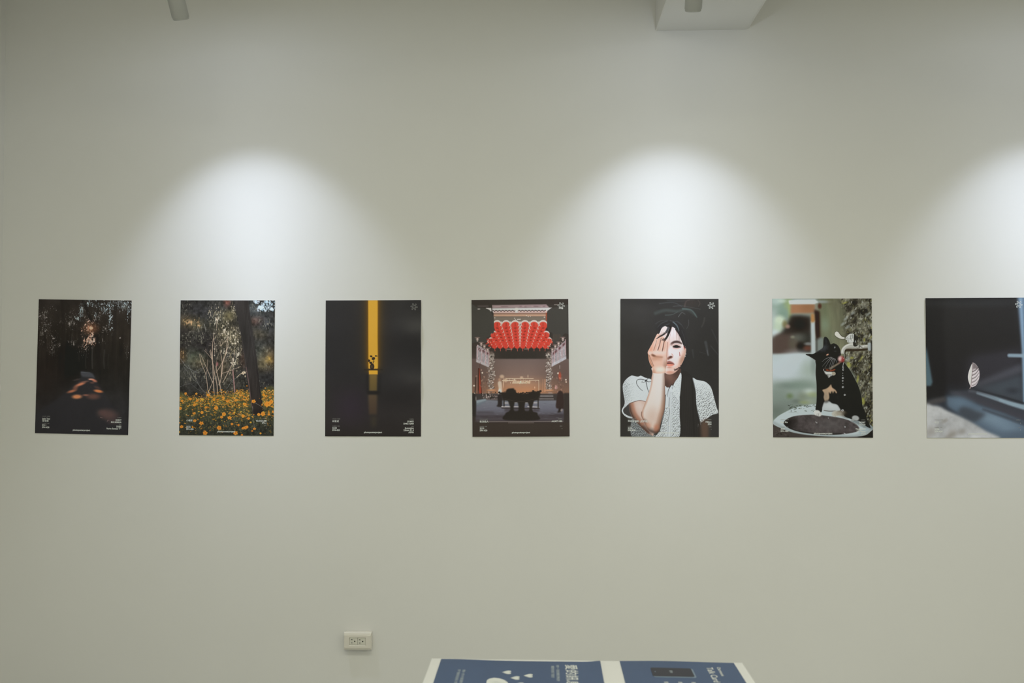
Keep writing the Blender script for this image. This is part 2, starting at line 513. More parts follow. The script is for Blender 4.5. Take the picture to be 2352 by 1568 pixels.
# ------------------------------------------------------------ 2 wood with flowers
def art_flower_wood():
    c = Canvas((72, 90), (1040, 92), (52, 1472), (1024, 1478), (46, 45, 43), 22)
    g = c.rng
    n, n2 = vnoise(g, 7, 9, 5), vnoise(g, 40, 50, 4)
    c.grade(0.72 + 0.5 * n)
    for x, y, rx, ry, col, al in (
            (150, 310, 90, 60, (112, 98, 70), .7), (250, 330, 60, 60, (86, 84, 62), .6), (430, 240, 100, 110, (90, 92, 76), .6),
            (560, 250, 60, 50, (132, 122, 82), .75), (550, 110, 30, 40, (130, 80, 66), .7), (560, 460, 150, 110, (92, 84, 62), .6),
            (220, 690, 90, 90, (96, 106, 86), .7), (270, 740, 80, 60, (92, 80, 60), .6), (85, 660, 40, 60, (120, 90, 58), .6),
            (500, 800, 60, 110, (96, 84, 62), .55), (600, 900, 70, 140, (92, 86, 70), .5), (130, 850, 100, 80, (80, 82, 74), .6),
            (850, 300, 70, 40, (110, 76, 62), .5), (890, 430, 70, 50, (84, 78, 58), .5), (960, 700, 70, 90, (150, 116, 66), .7),
            (900, 640, 80, 90, (78, 84, 76), .6), (820, 180, 110, 80, (80, 88, 88), .6), (960, 330, 80, 80, (62, 66, 68), .6),
            (980, 700, 30, 30, (182, 150, 74), .7), (920, 760, 60, 60, (104, 98, 70), .6), (720, 700, 40, 80, (110, 78, 62), .4),
            (360, 480, 90, 60, (40, 38, 40), .7), (330, 200, 160, 90, (50, 50, 52), .8), (300, 560, 120, 60, (38, 35, 36), .7),
            (110, 450, 50, 120, (40, 36, 35), .6), (650, 880, 100, 90, (42, 42, 42), .6), (960, 900, 90, 110, (36, 36, 38), .8),
            (250, 900, 180, 90, (44, 44, 45), .6)):
        c.dab(x, y, rx, ry, col, al, 0, 1)
    c.grade(1 + 1.1 * (n2 - .5))
    leaf = [(206, 198, 172), (164, 156, 128), (232, 226, 206), (120, 116, 92), (140, 128, 98)]
    dim = [(110, 108, 94), (86, 86, 78), (132, 130, 116)]
    c.glint([(560, 450, 130, 110, 1.0), (450, 260, 90, 110, .85), (510, 340, 70, 70, .8), (600, 600, 90, 140, .8), (640, 720, 50, 90, .75), (620, 200, 40, 120, .65), (420, 580, 40, 90, .7),
             (530, 640, 80, 80, .7), (610, 800, 60, 90, .6)], [(86, 82, 62), (132, 124, 98), (176, 166, 136), (216, 208, 184)], 150, 110, .62, .8)
    c.glint([(150, 310, 80, 44, 1.0), (240, 330, 60, 50, .85), (90, 640, 30, 40, .7)], [(112, 94, 66), (164, 138, 96), (210, 172, 124)], 140, 110, .6, .8)
    c.glint([(270, 450, 110, 90, .8), (150, 480, 90, 110, .7), (130, 160, 70, 90, .6), (140, 860, 110, 100, .9), (330, 860, 120, 110, .75), (240, 740, 90, 70, .85), (700, 950, 70, 70, .6), (560, 940, 120, 80, .6),
             (160, 640, 60, 40, .7), (880, 950, 120, 60, .6), (900, 640, 90, 90, .6), (960, 760, 70, 60, .75), (870, 300, 60, 40, .6), (830, 170, 90, 60, .6), (970, 350, 70, 80, .5)],
            [(70, 70, 62), (98, 98, 84), (128, 126, 110)], 150, 110, .58, .75)
    for x, y, sx, sy, k, cols, r in (
            (560, 450, 140, 120, 90, leaf, 4), (450, 260, 110, 130, 60, leaf, 4), (600, 600, 110, 160, 60, leaf, 4), (150, 310, 90, 50, 24, [(206, 168, 118), (160, 142, 96)], 4),
            (640, 720, 60, 100, 30, leaf, 4), (270, 450, 130, 120, 30, dim, 4), (140, 860, 110, 110, 40, dim, 4), (330, 860, 130, 120, 30, dim, 4)):
        c.dust(x, y, sx, sy, k, 1.4, r, cols, .25, .85)
    for _ in range(70):
        x, y = g.uniform(90, 700), g.uniform(620, 1050)
        t, L = g.uniform(-1.0, 1.0), g.uniform(30, 120)
        q = g.uniform(.5, 1)
        c.line([(x, y), (x + L * t * .4, y - L * .5), (x + L * t, y - L)], 3, 1.5, np.array((132, 126, 112)) * q, g.uniform(.25, .6), soft=1.2)
    for _ in range(46):
        x, y = g.uniform(380, 660), g.uniform(420, 760)
        L = g.uniform(30, 90)
        t = g.uniform(-.5, .6)
        c.line([(x, y), (x + L * t, y - L)], 3.5, 1.5, np.array((176, 160, 134)) * g.uniform(.55, 1), g.uniform(.35, .75), soft=1.2)
    # saplings
    br = (196, 176, 152)
    for pts, w0, w1, col in (
            ([(418, 1060), (410, 930), (404, 800), (398, 690), (380, 600)], 11, 6, br), ([(450, 1075), (447, 960), (425, 860), (405, 740), (370, 610)], 12, 5, br),
            ([(495, 1060), (470, 930), (440, 800), (446, 740)], 10, 6, br), ([(400, 690), (400, 560), (412, 440)], 9, 4, br),
            ([(490, 870), (505, 740), (540, 620), (555, 470)], 11, 5, br), ([(470, 960), (495, 860), (500, 740), (478, 600)], 8, 4, br),
            ([(440, 830), (500, 730), (520, 660)], 7, 3, br), ([(332, 1085), (380, 980), (405, 920)], 7, 6, br), ([(400, 930), (345, 800), (275, 640)], 7, 4, br),
            ([(352, 1010), (330, 850), (285, 740), (265, 640)], 7, 4, br), ([(385, 1080), (352, 1020)], 7, 6, br), ([(400, 700), (350, 640), (310, 600)], 5, 2, br),
            ([(505, 935), (570, 810), (610, 720), (630, 610)], 6, 4, br), ([(500, 840), (600, 805), (690, 770)], 5, 3, br), ([(520, 1060), (560, 1010)], 5, 4, (150, 150, 140)),
            ([(470, 620), (440, 720), (430, 830)], 4, 3, (150, 140, 120)), ([(490, 500), (478, 560), (520, 520), (545, 490)], 4, 3, br),
            ([(445, 265), (442, 380)], 6, 4, br), ([(316, 335), (332, 410)], 6, 4, (150, 150, 140)), ([(245, 370), (258, 415)], 5, 4, (150, 146, 130)),
            ([(610, 810), (622, 950), (628, 1060)], 13, 12, (176, 136, 132)), ([(70, 690), (130, 770), (180, 800), (250, 830), (300, 790)], 5, 3, (120, 122, 122)),
            ([(150, 760), (210, 870), (280, 990), (330, 1040)], 6, 3, (122, 124, 118)), ([(100, 770), (200, 900), (260, 960)], 5, 3, (104, 106, 104)),
            ([(200, 840), (260, 800), (320, 780)], 4, 3, (110, 112, 112)), ([(145, 945), (180, 950), (240, 1000), (300, 1030)], 4, 3, (96, 98, 96)), ([(60, 980), (120, 955), (200, 945)], 4, 3, (100, 100, 98)),
            ([(650, 880), (690, 845), (742, 835)], 7, 4, (206, 186, 150)), ([(545, 1000), (600, 920), (690, 860)], 4, 3, (112, 120, 118)), ([(335, 850), (345, 790), (348, 700)], 4, 3, br),
            ([(560, 700), (590, 640), (640, 560), (660, 430)], 5, 3, (150, 138, 110)), ([(410, 480), (425, 560), (420, 640)], 4, 3, br), ([(530, 660), (552, 590), (560, 560)], 6, 4, br),
            ([(330, 590), (335, 620)], 4, 3, br), ([(650, 600), (648, 690)], 4, 3, (150, 144, 120))):
        c.line(pts, w0, w1, col, .8, soft=1.4)
        if w0 > 7:
            c.line([(x + 3, y) for x, y in pts], w0 * .35, w1 * .35, (92, 74, 62), .55, soft=1.4)
    c.dab(448, 745, 12, 22, (150, 92, 92), .7, 0, .5)
    c.dust(720, 840, 30, 22, 20, 3, 7, [(232, 214, 180)], .5, .9)
    # sky holes top right
    sky = [(206, 226, 232), (170, 200, 208), (226, 238, 240)]
    for x, y, sx, sy, k in ((970, 130, 60, 50, 70), (890, 165, 40, 30, 24), (1010, 180, 24, 16, 14), (850, 110, 50, 24, 16), (930, 180, 50, 30, 24)):
        c.dust(x, y, sx, sy, k, 4, 11, sky, .5, .95, 1.5, (0, 180))
    c.dab(892, 165, 26, 15, (214, 232, 236), .9, 30, .4)
    c.dab(1012, 187, 18, 10, (214, 230, 234), .9, 0, .4)
    c.dust(960, 150, 60, 50, 40, 3, 7, [(44, 52, 54)], .5, .9)
    c.dust(870, 720, 200, 300, 60, 2, 6, dim, .15, .4)
    # meadow
    md = c.mask([(50, 1060), (140, 1075), (250, 1090), (330, 1085), (420, 1060), (560, 1060), (660, 1030), (780, 1020), (900, 1010), (1030, 1000), (1030, 1490), (40, 1490)], True, 8)
    c.fill(md, vramp([(0, (80, 80, 52)), (.74, (82, 82, 50)), (.84, (62, 64, 46)), (.92, (50, 52, 44)), (1, (46, 48, 42))]), .9)
    c.a = c.a * (1 + (vnoise(g, 60, 80, 3) - .5)[..., None] * .9 * md[..., None])
    for _ in range(560):
        y = 1040 + 430 * g.random() ** 1.3
        x = g.uniform(50, 1030)
        c.dab(x, y, g.uniform(2, 9), g.uniform(1.5, 3.5), [(126, 128, 76), (98, 106, 70), (150, 140, 70), (72, 86, 72)][g.integers(4)], g.uniform(.2, .6), g.uniform(0, 180), .4, md)
    for _ in range(60):
        x, y = g.uniform(60, 1020), g.uniform(1200, 1470)
        c.line([(x, y), (x + g.uniform(-14, 14), y - g.uniform(20, 60))], 3, 2, (92, 104, 88), .35)
    # big trunk
    tr = c.mask([(628, 88), (700, 84), (760, 88), (785, 230), (815, 430), (845, 620), (868, 800), (885, 980), (915, 1180), (918, 1230), (860, 1262), (815, 1240), (790, 1120), (765, 940), (728, 700), (690, 440), (655, 250)], True, 2)
    c.fill(tr, vramp([(0, (52, 49, 47)), (.3, (45, 43, 42)), (.7, (42, 38, 37)), (1, (36, 30, 29))]))
    c.a = c.a * (1 + (vnoise(g, 40, 6, 4) - .5)[..., None] * .6 * tr[..., None])
    c.line([(745, 780), (770, 930), (790, 1090), (806, 1190)], 9, 8, (116, 92, 88), .7, soft=2, clip=tr)
    c.line([(700, 460), (735, 700), (752, 800)], 5, 6, (84, 74, 72), .5, soft=2, clip=tr)
    c.line([(770, 300), (800, 500), (835, 720), (850, 980)], 5, 5, (64, 60, 60), .5, soft=3, clip=tr)
    c.line([(858, 800), (880, 1000), (905, 1150)], 6, 6, (22, 20, 24), .8, soft=3, clip=tr)
    c.line([(810, 1180), (815, 1290), (828, 1400)], 7, 5, (130, 128, 124), .6, soft=2)
    c.line([(835, 1140), (900, 1180), (930, 1205)], 7, 4, (104, 98, 90), .8, soft=1.6)
    c.dab(855, 1240, 60, 30, (34, 28, 30), .8, 0, .6)
    # flowers: distant haze first, then near heads

    def flower(x, y, r, al=1.0, col=None):
        col = np.array(col or [(240, 158, 44), (248, 172, 66), (232, 140, 40), (222, 176, 62)][g.integers(4)], float)
        q = g.uniform(.55, 1)
        a0 = g.uniform(0, 180)
        k = 5 if r > 9 else 3
        for j in range(k):
            t = j * 2 * math.pi / k + a0
            c.dab(x + math.cos(t) * r * .40, y + math.sin(t) * r * .40 * q, r * .66, r * .62 * q, col * g.uniform(.86, 1.06), al, math.degrees(t), .25)
        if r > 9:
            c.dab(x, y, r * .24, r * .2, col * (.72, .55, .4), al, 0, .5)

    def fleck(x, y, r):
        col = np.array([(236, 152, 44), (244, 170, 66), (220, 128, 38), (214, 172, 62), (190, 150, 60), (248, 190, 100)][g.integers(6)], float) * g.uniform(.7, 1.05)
        c.dab(x, y, r * g.uniform(.8, 1.5), r * g.uniform(.45, .8), col, g.uniform(.55, 1), g.uniform(-35, 35), .35)

    for _ in range(1150):
        t = g.random() ** 1.9
        y = 1030 + 260 * t + g.normal() * 10
        x = g.uniform(52, 1030)
        if 762 < x < 905 and y < 1250:
            continue
        if x < 330 and y < 1070 + g.normal() * 10:
            continue
        if y > 1180 and g.random() < .5:
            continue
        fleck(x, y, g.uniform(3, 8) * (.75 + .5 * t))
    for x0, x1, y0, y1, k in ((640, 775, 1000, 1120, 120), (905, 1028, 1005, 1180, 120), (420, 640, 1060, 1180, 110), (560, 775, 1150, 1290, 110), (60, 430, 1080, 1170, 90), (60, 760, 1300, 1460, 70), (930, 1020, 1250, 1460, 20)):
        for _ in range(k):
            fleck(g.uniform(x0, x1), g.uniform(y0, y1), g.uniform(3.5, 8))
    for _ in range(420):
        x, y = g.uniform(52, 1030), 1040 + 300 * g.random() ** 1.2
        if 770 < x < 905 and y < 1250:
            continue
        c.dab(x, y, g.uniform(2, 8), g.uniform(1.5, 3), [(58, 62, 42), (44, 46, 38), (92, 98, 58), (70, 84, 66)][g.integers(4)], g.uniform(.3, .8), g.uniform(0, 180), .4)
    c.glint([(540, 1360, 520, 120, .8)], [(96, 96, 64), (120, 116, 70), (76, 88, 78)], 170, 150, .5, .6, md)
    big = [(283, 1350, 25), (322, 1450, 24), (466, 1397, 24), (516, 1257, 20), (574, 1294, 22), (492, 1287, 16), (634, 1450, 23), (820, 1126, 22), (915, 1255, 24), (872, 1260, 16),
           (730, 1155, 18), (712, 1275, 17), (960, 1152, 30), (975, 1150, 22), (735, 1395, 20), (712, 1400, 14), (752, 1388, 14), (828, 1406, 16), (768, 1300, 14), (598, 1357, 14), (436, 1194, 20),
           (333, 1188, 16), (212, 1165, 16), (232, 1048, 13), (122, 1047, 14), (170, 1104, 14), (215, 1325, 17), (290, 1240, 16), (210, 1250, 16), (412, 1108, 13), (295, 1107, 13), (510, 1085, 15), (509, 1110, 11),
           (243, 1118, 14), (66, 1198, 16), (83, 1122, 14), (700, 1470, 12), (80, 1386, 18), (975, 1258, 14), (1020, 1232, 14), (355, 1062, 16), (640, 1115, 14), (550, 1125, 14), (665, 1368, 12), (790, 1340, 11),
           (1000, 1130, 20), (925, 1060, 13), (940, 990, 8), (978, 1015, 10), (752, 968, 9), (495, 1010, 9), (890, 1452, 11), (805, 1428, 11), (55, 1440, 10), (192, 1390, 10), (625, 1240, 10), (880, 1095, 3)]
    for x, y, r in big:
        flower(x, y, r, 1.0, (246, 160, 58) if r > 13 else None)
    c.a = c.a * (1 - .12 * np.clip((np.linspace(0, 1, PH) - .85) / .15, 0, 1))[:, None, None]
    return c.done(2.2)


# ------------------------------------------------------------ 3 yellow light slot
def art_yellow_slot():
    c = Canvas((62, 90), (1042, 86), (54, 1484), (1040, 1486), (0, 0, 0), 33)
    g = c.rng
    c.a = c.a + vramp([(0, (43, 42, 43)), (.5, (40, 39, 41)), (.85, (43, 40, 41)), (1, (40, 36, 36))])
    c.grade(.95 + .1 * vnoise(g, 4, 5, 3))
    c.dab(330, 1180, 150, 160, (50, 40, 54), .5, 0, 1)
    top = np.zeros((PH, PW))
    X = (np.arange(PW) + .5)[None, :]
    xc = c.T([(549, 400)])[0, 0]
    d = np.abs(X - xc) - 46 * c.k
    yb = c.T([(549, 850)])[0, 1]
    Y = (np.arange(PH) + .5)[:, None]
    glow = np.exp(-np.clip(d, 0, None) / (26 * c.k)) * np.clip((yb - Y) / 60 + .1, 0, 1)
    c.fill(glow * .75 + top, (140, 92, 14))
    g2 = np.exp(-np.clip(d, 0, None) / (60 * c.k)) * np.clip((yb - Y) / 200 + .1, 0, 1)
    c.fill(g2 * .3, (92, 68, 34))
    bar = c.mask([(502, 60), (593, 60), (595, 790), (505, 790)], False, 3)
    c.fill(bar, (234, 174, 62))
    edge = bar * np.clip(1 - (-d) / (14 * c.k), 0, 1)
    c.fill(edge * .55, (250, 196, 66))
    c.dab(549, 120, 40, 80, (245, 182, 62), .5, 0, 1, bar)
    c.dab(548, 760, 42, 60, (246, 190, 74), .6, 0, 1, bar)
    # reflections below the shelf
    c.poly([(506, 806), (596, 806), (597, 852), (507, 852)], (238, 178, 58), False, 2)
    c.poly([(507, 850), (595, 850), (592, 1020), (508, 1020)], vramp([(.5, (114, 94, 52)), (.67, (92, 78, 46))]), False, 5)
    c.poly([(500, 1056), (592, 1056), (588, 1262), (506, 1262)], vramp([(.68, (84, 70, 54)), (.84, (66, 54, 45))]), False, 8)
    c.poly([(520, 1280), (585, 1280), (580, 1390), (530, 1390)], (60, 54, 44), False, 16, .7)
    c.box(480, 852, 506, 1030, (30, 28, 30), 10, .6)
    c.box(598, 852, 630, 1060, (30, 29, 31), 10, .6)
    c.box(455, 797, 655, 808, (34, 31, 30), 3, .95)
    c.box(490, 1022, 615, 1054, (33, 31, 31), 5, .95)
    c.box(600, 786, 622, 804, (60, 46, 24), 4, .6)
    # vase and blossoms, in silhouette
    ink = (42, 35, 33)
    c.poly([(524, 748), (517, 772), (521, 790), (532, 803), (548, 803), (558, 788), (562, 768), (553, 748)], ink, True, 1.5)
    c.poly([(524, 755), (530, 735), (524, 722), (536, 722), (541, 738), (546, 738), (548, 722), (554, 712), (556, 724), (551, 740), (556, 752)], ink, True, 1.5)
    c.dab(537, 770, 9, 16, (86, 66, 44), .8, 0, .6)
    for x, y, rx, ry, an in ((529, 664, 14, 9, 10), (578, 661, 11, 7, 5), (590, 662, 7, 3.5, 0), (553, 687, 17, 15, -20), (544, 694, 9, 7, 0),
                             (508, 710, 11, 13, 30), (519, 729, 9, 10, 30), (530, 665, 8, 8, 0), (500, 696, 6, 3, 50), (524, 736, 8, 8, 30)):
        c.dab(x, y, rx, ry, ink, 1, an, .2)
    for pts in ([(536, 672), (545, 684)], [(553, 702), (562, 716), (560, 722)], [(524, 738), (532, 750)], [(550, 704), (548, 726)], [(492, 686), (506, 706)]):
        c.line(pts, 4, 3, (70, 50, 24), .85)
    return c.done(1.4)


# ------------------------------------------------------------ 4 temple of lanterns
def art_temple():
    c = Canvas((58, 85), (1055, 73), (67, 1490), (1069, 1485), (54, 48, 45), 44)
    g = c.rng
    c.box(40, 60, 1080, 132, (50, 43, 40), 4)
    # roof
    c.poly([(268, 136), (830, 129), (862, 164), (272, 168)], (146, 126, 126), False, 2)
    for x in range(280, 850, 24):
        c.dab(x, 150 + g.normal() * 3, 16, 6, [(170, 148, 148), (120, 100, 100), (150, 136, 134)][g.integers(3)], .6, g.uniform(-10, 10), .6)
    c.poly([(205, 170), (890, 163), (842, 196), (836, 216), (284, 218), (270, 190)], (206, 206, 204), False, 2)
    c.poly([(284, 200), (838, 196), (836, 217), (284, 218)], (208, 178, 168), False, 2)
    zz = [(278 + 17 * i, 190 + (10 if i % 2 else 0)) for i in range(0, 33)]
    c.line(zz, 9, 9, (70, 52, 50), .95, False, 1.5)
    c.box(508, 166, 538, 216, (222, 218, 212), 4, .9)
    c.box(286, 219, 834, 230, (150, 112, 96), 2)
    c.box(286, 230, 834, 256, (188, 152, 126), 3)
    c.box(286, 256, 834, 330, (118, 108, 96), 3)
    c.box(824, 216, 838, 330, (146, 78, 58), 2)
    for x, y, r in ((503, 272, 6), (510, 284, 5), (545, 283, 20), (535, 284, 5), (625, 245, 6), (643, 256, 5), (298, 268, 7), (811, 262, 8), (665, 254, 4), (560, 282, 5)):
        c.dab(x, y, r, 4.5, (224, 216, 204), .85, 0, .4)
    # hall below
    c.box(60, 560, 1066, 694, (49, 44, 41), 3)
    glow = vramp([(.43, (112, 97, 92)), (.55, (128, 106, 96)), (.62, (168, 128, 102)), (.68, (188, 132, 94)), (.72, (150, 100, 72))])
    c.fill(c.mask([(60, 690), (1066, 690), (1066, 1060), (60, 1060)], False, 3), glow)
    for x in (100, 1020):
        c.dab(x, 900, 200, 260, (86, 70, 64), .75, 0, 1)
    c.dab(60, 740, 90, 60, (90, 72, 70), .5, 0, 1)
    # rows of red lanterns, far rows first
    rows = 8
    for i in range(rows):
        t = i / (rows - 1)                     # 0 far, 1 near
        sp = 58 + 35 * t ** 1.25
        y = 556 - 214 * t ** 1.15
        r = 29 + 15 * t
        for j in range(10):
            k = j - 4.5
            if t > .35 and abs(k) > 3.6:
                continue
            if t > .62 and abs(k) > 2.6:
                continue
            x = 558 + k * sp + (6 if k > 0 else -3) * t
            if i == 0:
                c.line([(x, y + 20), (x + g.normal() * 2, y + 54)], 7, 5, (190, 92, 76), .95)
            near = .86 + .14 * t
            c.dab(x, y - r * .34, r * .98, r * .8, np.array((236, 222, 212)) * near, 1, 0, .1)
            c.dab(x, y + r * .12, r * .98, r * .86, np.array((222, 76, 60)), 1, 0, .16)
            c.dab(x, y + r * .5, r * .7, r * .45, (206, 60, 48), .6, 0, .8)
            # pale shoulders that show between neighbouring columns, row by row
            side = 1 if k < 0 else -1
            c.line([(x + side * r * .98, y - r * .62), (x + side * r * .93, y - r * .1), (x + side * r * .62, y + r * .30)], r * .42, r * .08, (240, 220, 208), .9, soft=2)
            c.line([(x - side * r * .98, y - r * .5), (x - side * r * .9, y)], r * .14, r * .05, (236, 196, 180), .55, soft=2)
            ink = (112, 36, 28)
            c.line([(x, y - r * .45), (x, y + r * .3)], r * .16, r * .12, ink, .75)
            if t > .3:
                c.dab(x + g.normal() * 2, y + r * .72, r * .34, r * .2, ink, .6, g.uniform(-20, 20), .5)
    c.box(420, 588, 480, 594, (190, 170, 150), 2, .8)
    c.box(600, 586, 650, 592, (190, 170, 150), 2, .8)
    for x, y in ((228, 500), (240, 520), (262, 545), (885, 510), (870, 545), (850, 570)):
        c.dust(x, y, 22, 22, 9, 4, 9, [(206, 72, 56), (170, 50, 42), (232, 190, 170)], .6, .95)
    # the two big dark lanterns in front
    dk = (63, 61, 57)
    c.poly([(40, 150), (120, 160), (200, 168), (246, 192), (276, 240), (289, 310), (290, 400), (282, 428), (262, 430), (240, 462), (214, 476), (206, 520), (100, 520), (40, 500)], dk, True, 2)
    c.poly([(1080, 150), (960, 158), (895, 168), (860, 188), (844, 220), (838, 300), (842, 370), (860, 410), (894, 430), (900, 540), (960, 500), (1020, 430), (1080, 420)], dk, True, 2)
    c.line([(262, 130), (272, 230)], 16, 8, (50, 44, 41), .9)
    c.box(120, 172, 146, 181, (206, 200, 190), 2, .9)
    c.box(206, 165, 262, 172, (206, 200, 190), 2, .9)
    c.poly([(205, 168), (260, 172), (266, 196), (258, 204), (240, 184)], (214, 212, 208), False, 2, .9)
    c.box(120, 142, 232, 152, (104, 92, 90), 3, .7)
    c.box(910, 130, 960, 137, (180, 172, 160), 2, .8)
    c.poly([(962, 160), (1005, 165), (1000, 180), (965, 172)], (210, 206, 200), False, 2, .8)
    for k in range(7):
        c.line([(902 + k * 12, 440), (902 + k * 12, 500)], 5, 4, (92, 72, 58), .6)
    # carved columns
    for X in (262, 856):
        c.line([(X, 640), (X - 4, 1000)], 52, 56, (128, 112, 102), .6, soft=8)
        for _ in range(230):
            y = g.uniform(640, 1000)
            x = X + g.uniform(-30, 30) + 8 * math.sin(y / 26)
            c.dab(x, y, g.uniform(4, 12), g.uniform(3, 6), [(196, 188, 176), (160, 150, 140), (110, 98, 90), (208, 202, 192), (72, 62, 58)][g.integers(5)],
                  g.uniform(.4, .85), g.uniform(-60, 60), .4)
        c.dab(X, 1012, 44, 8, (206, 150, 108), .8, 0, .5)
        c.dab(X, 662, 22, 20, (170, 164, 152), .6, 0, .5)
        c.dab(X + 2, 668, 10, 9, (50, 44, 42), .9, 0, .5)
    # banners
    for side, outl in ((0, [(108, 560), (124, 545), (240, 628), (238, 778), (106, 722)]), (1, [(884, 626), (1028, 500), (1034, 692), (884, 772)])):
        m = c.poly(outl, (158, 150, 152), False, 2)
        xs = (118, 164, 204, 238) if side == 0 else (888, 912, 948, 990, 1026)
        for i, x in enumerate(xs):
            yt = 560 + (x - 108) * .5 if side == 0 else 630 - (x - 884) * .86
            c.line([(x, yt - 16), (x, yt + 140)], 8, 7, (190, 158, 158), .85, clip=None)
            xm = x + (20 if i < len(xs) - 1 else 0)
            c.poly([(x + 5, yt + 4), (x + 34, yt + (22 if side == 0 else -20)), (x + 32, yt + (56 if side == 0 else 4)), (x + 8, yt + 30)], (84, 44, 46), False, 3, .85, m)
        for _ in range(110):
            x, y = g.uniform(105, 240) if side == 0 else g.uniform(884, 1034), g.uniform(540, 780)
            c.dab(x, y, g.uniform(2, 5), g.uniform(3, 14), [(190, 184, 186), (122, 114, 116), (204, 200, 200)][g.integers(3)], .45, 0, .5, m)
        if side == 0:
            c.line([(108, 712), (238, 768)], 26, 26, (186, 180, 178), .6, clip=m)
        else:
            c.line([(884, 758), (1034, 680)], 30, 30, (190, 192, 194), .6, clip=m)
    for x, y in ((158, 530), (190, 556), (224, 592), (118, 480), (892, 590), (922, 556), (956, 526), (1000, 478)):
        c.dab(x, y - 8, 26, 7, (124, 104, 98), .9, 0, .4)
        c.dab(x, y + 8, 14, 14, (160, 142, 134), .9, 0, .4)
        c.dab(x, y + 6, 6, 7, (212, 196, 184), .8, 0, .5)
        c.dab(x, y + 26, 9, 6, (196, 180, 172), .8, 0, .5)
    # poles, lights
    c.poly([(126, 790), (142, 788), (166, 1052), (124, 1052)], (150, 66, 50), False, 2)
    c.line([(130, 790), (128, 1040)], 12, 10, (62, 44, 38), .9)
    c.line([(142, 790), (164, 1050)], 6, 6, (70, 38, 32), .9)
    c.line([(100, 885), (96, 1040)], 10, 12, (60, 44, 38), .9)
    c.line([(148, 730), (140, 780)], 6, 4, (80, 56, 50), .8)
    for x, y, r in ((170, 834, 9), (84, 967, 9), (88, 1046, 7), (950, 838, 9), (1030, 905, 8), (1033, 928, 8), (66, 1065, 5)):
        c.dab(x, y, r, r, (232, 220, 200), .95, 0, .5)
    c.dab(968, 866, 14, 40, (176, 76, 56), .85, 0, .5)
    c.line([(968, 760), (968, 790)], 8, 6, (170, 160, 150), .8)
    # altar
    wl = (236, 214, 184)
    for a, b, w in (((418, 893), (695, 893), 7), ((378, 914), (482, 914), 9), ((654, 910), (752, 910), 7), ((752, 908), (752, 1014), 5), ((482, 938), (660, 938), 10)):
        c.line([a, b], w, w, wl, .85)
    for x, y, rx, ry in ((502, 915, 20, 14), (410, 910, 18, 20), (575, 880, 16, 10), (640, 870, 5, 16), (640, 925, 26, 10), (565, 928, 40, 8), (372, 872, 22, 18), (540, 926, 14, 10), (710, 985, 5, 10), (388, 940, 5, 50)):
        c.dab(x, y, rx, ry, (226, 200, 168), .6, 0, .6)
    c.dust(560, 920, 150, 26, 50, 2, 6, [wl, (200, 160, 120), (244, 232, 210)], .3, .8)
    for x in (795, 812, 820):
        c.line([(x, 900), (x - 2, 1030)], 5, 5, (206, 156, 122), .6)
    c.dust(190, 950, 80, 120, 50, 3, 8, [(150, 116, 98), (184, 150, 128), (110, 84, 74)], .3, .7)
    c.dust(950, 960, 90, 120, 50, 3, 8, [(140, 104, 90), (180, 140, 124), (96, 74, 66)], .3, .7)
    c.dust(930, 985, 24, 30, 12, 4, 9, [(206, 160, 150)], .4, .8)
    # steps and floor
    c.box(60, 1048, 1066, 1120, (62, 56, 54), 4)
    for x0, x1, y, col in ((210, 335, 1100, (150, 136, 132)), (290, 335, 1072, (160, 150, 146)), (765, 900, 1068, (182, 178, 176)), (758, 905, 1097, (160, 152, 150)), (230, 330, 1046, (92, 84, 82)), (770, 900, 1040, (150, 120, 100)), (850, 890, 1036, (180, 166, 156))):
        c.box(x0, y, x1, y + 8, col, 2, .85)
        c.box(x0, y + 10, x1, y + 20, (86, 80, 80), 4, .6)
    c.dust(240, 1075, 110, 36, 70, 2, 8, [(150, 132, 124), (200, 188, 180), (40, 36, 34), (96, 84, 80)], .4, .9)
    fl = c.mask([(100, 1118), (210, 1112), (330, 1118), (760, 1118), (930, 1116), (1010, 1150), (1010, 1345), (95, 1345)], False, 4)
    c.fill(fl, vramp([(.73, (118, 122, 130)), (.8, (104, 104, 114)), (.85, (82, 78, 84)), (.9, (64, 56, 57))]))
    c.poly([(100, 1120), (205, 1100), (212, 1118), (105, 1172)], (134, 146, 152), False, 3)
    c.poly([(100, 1150), (212, 1118), (210, 1130), (102, 1192)], (104, 112, 120), False, 3, .8)
    for x0, x1, y, h in ((115, 290, 1242, 7), (100, 400, 1285, 14), (730, 1010, 1280, 16), (400, 760, 1215, 16), (860, 1010, 1265, 9)):
        c.box(x0, y - h, x1, y + h, (58, 50, 52), 7, .65)
    for _ in range(90):
        c.dab(g.uniform(100, 1000), g.uniform(1125, 1320), g.uniform(10, 40), g.uniform(1.5, 4), [(130, 134, 142), (84, 82, 90)][g.integers(2)], .25, 0, .6, fl)
    # worshipper in white, on the left
    c.poly([(330, 935), (352, 918), (368, 935), (374, 1000), (372, 1060), (334, 1060), (338, 1000)], (206, 190, 170), True, 4, .9)
    c.dab(350, 1030, 16, 30, (210, 216, 216), .9, 0, .5)
    c.dab(348, 905, 14, 16, (188, 150, 124), .6, 0, .6)
    c.poly([(330, 1062), (370, 1062), (372, 1175), (352, 1185), (318, 1178), (330, 1150)], (44, 38, 38), True, 3)
    # incense burner in silhouette
    ink = (40, 35, 32)
    for a, b in (((372, 1182), (545, 1182)), ((640, 1180), (752, 1186)), ((400, 1144), (440, 1144)), ((500, 1140), (528, 1140)), ((606, 1140), (635, 1142)), ((700, 1142), (735, 1142))):
        c.line([a, b], 13, 9, (190, 184, 180), .85)
    c.line([(372, 1196), (756, 1200)], 12, 12, (58, 50, 48), .9)
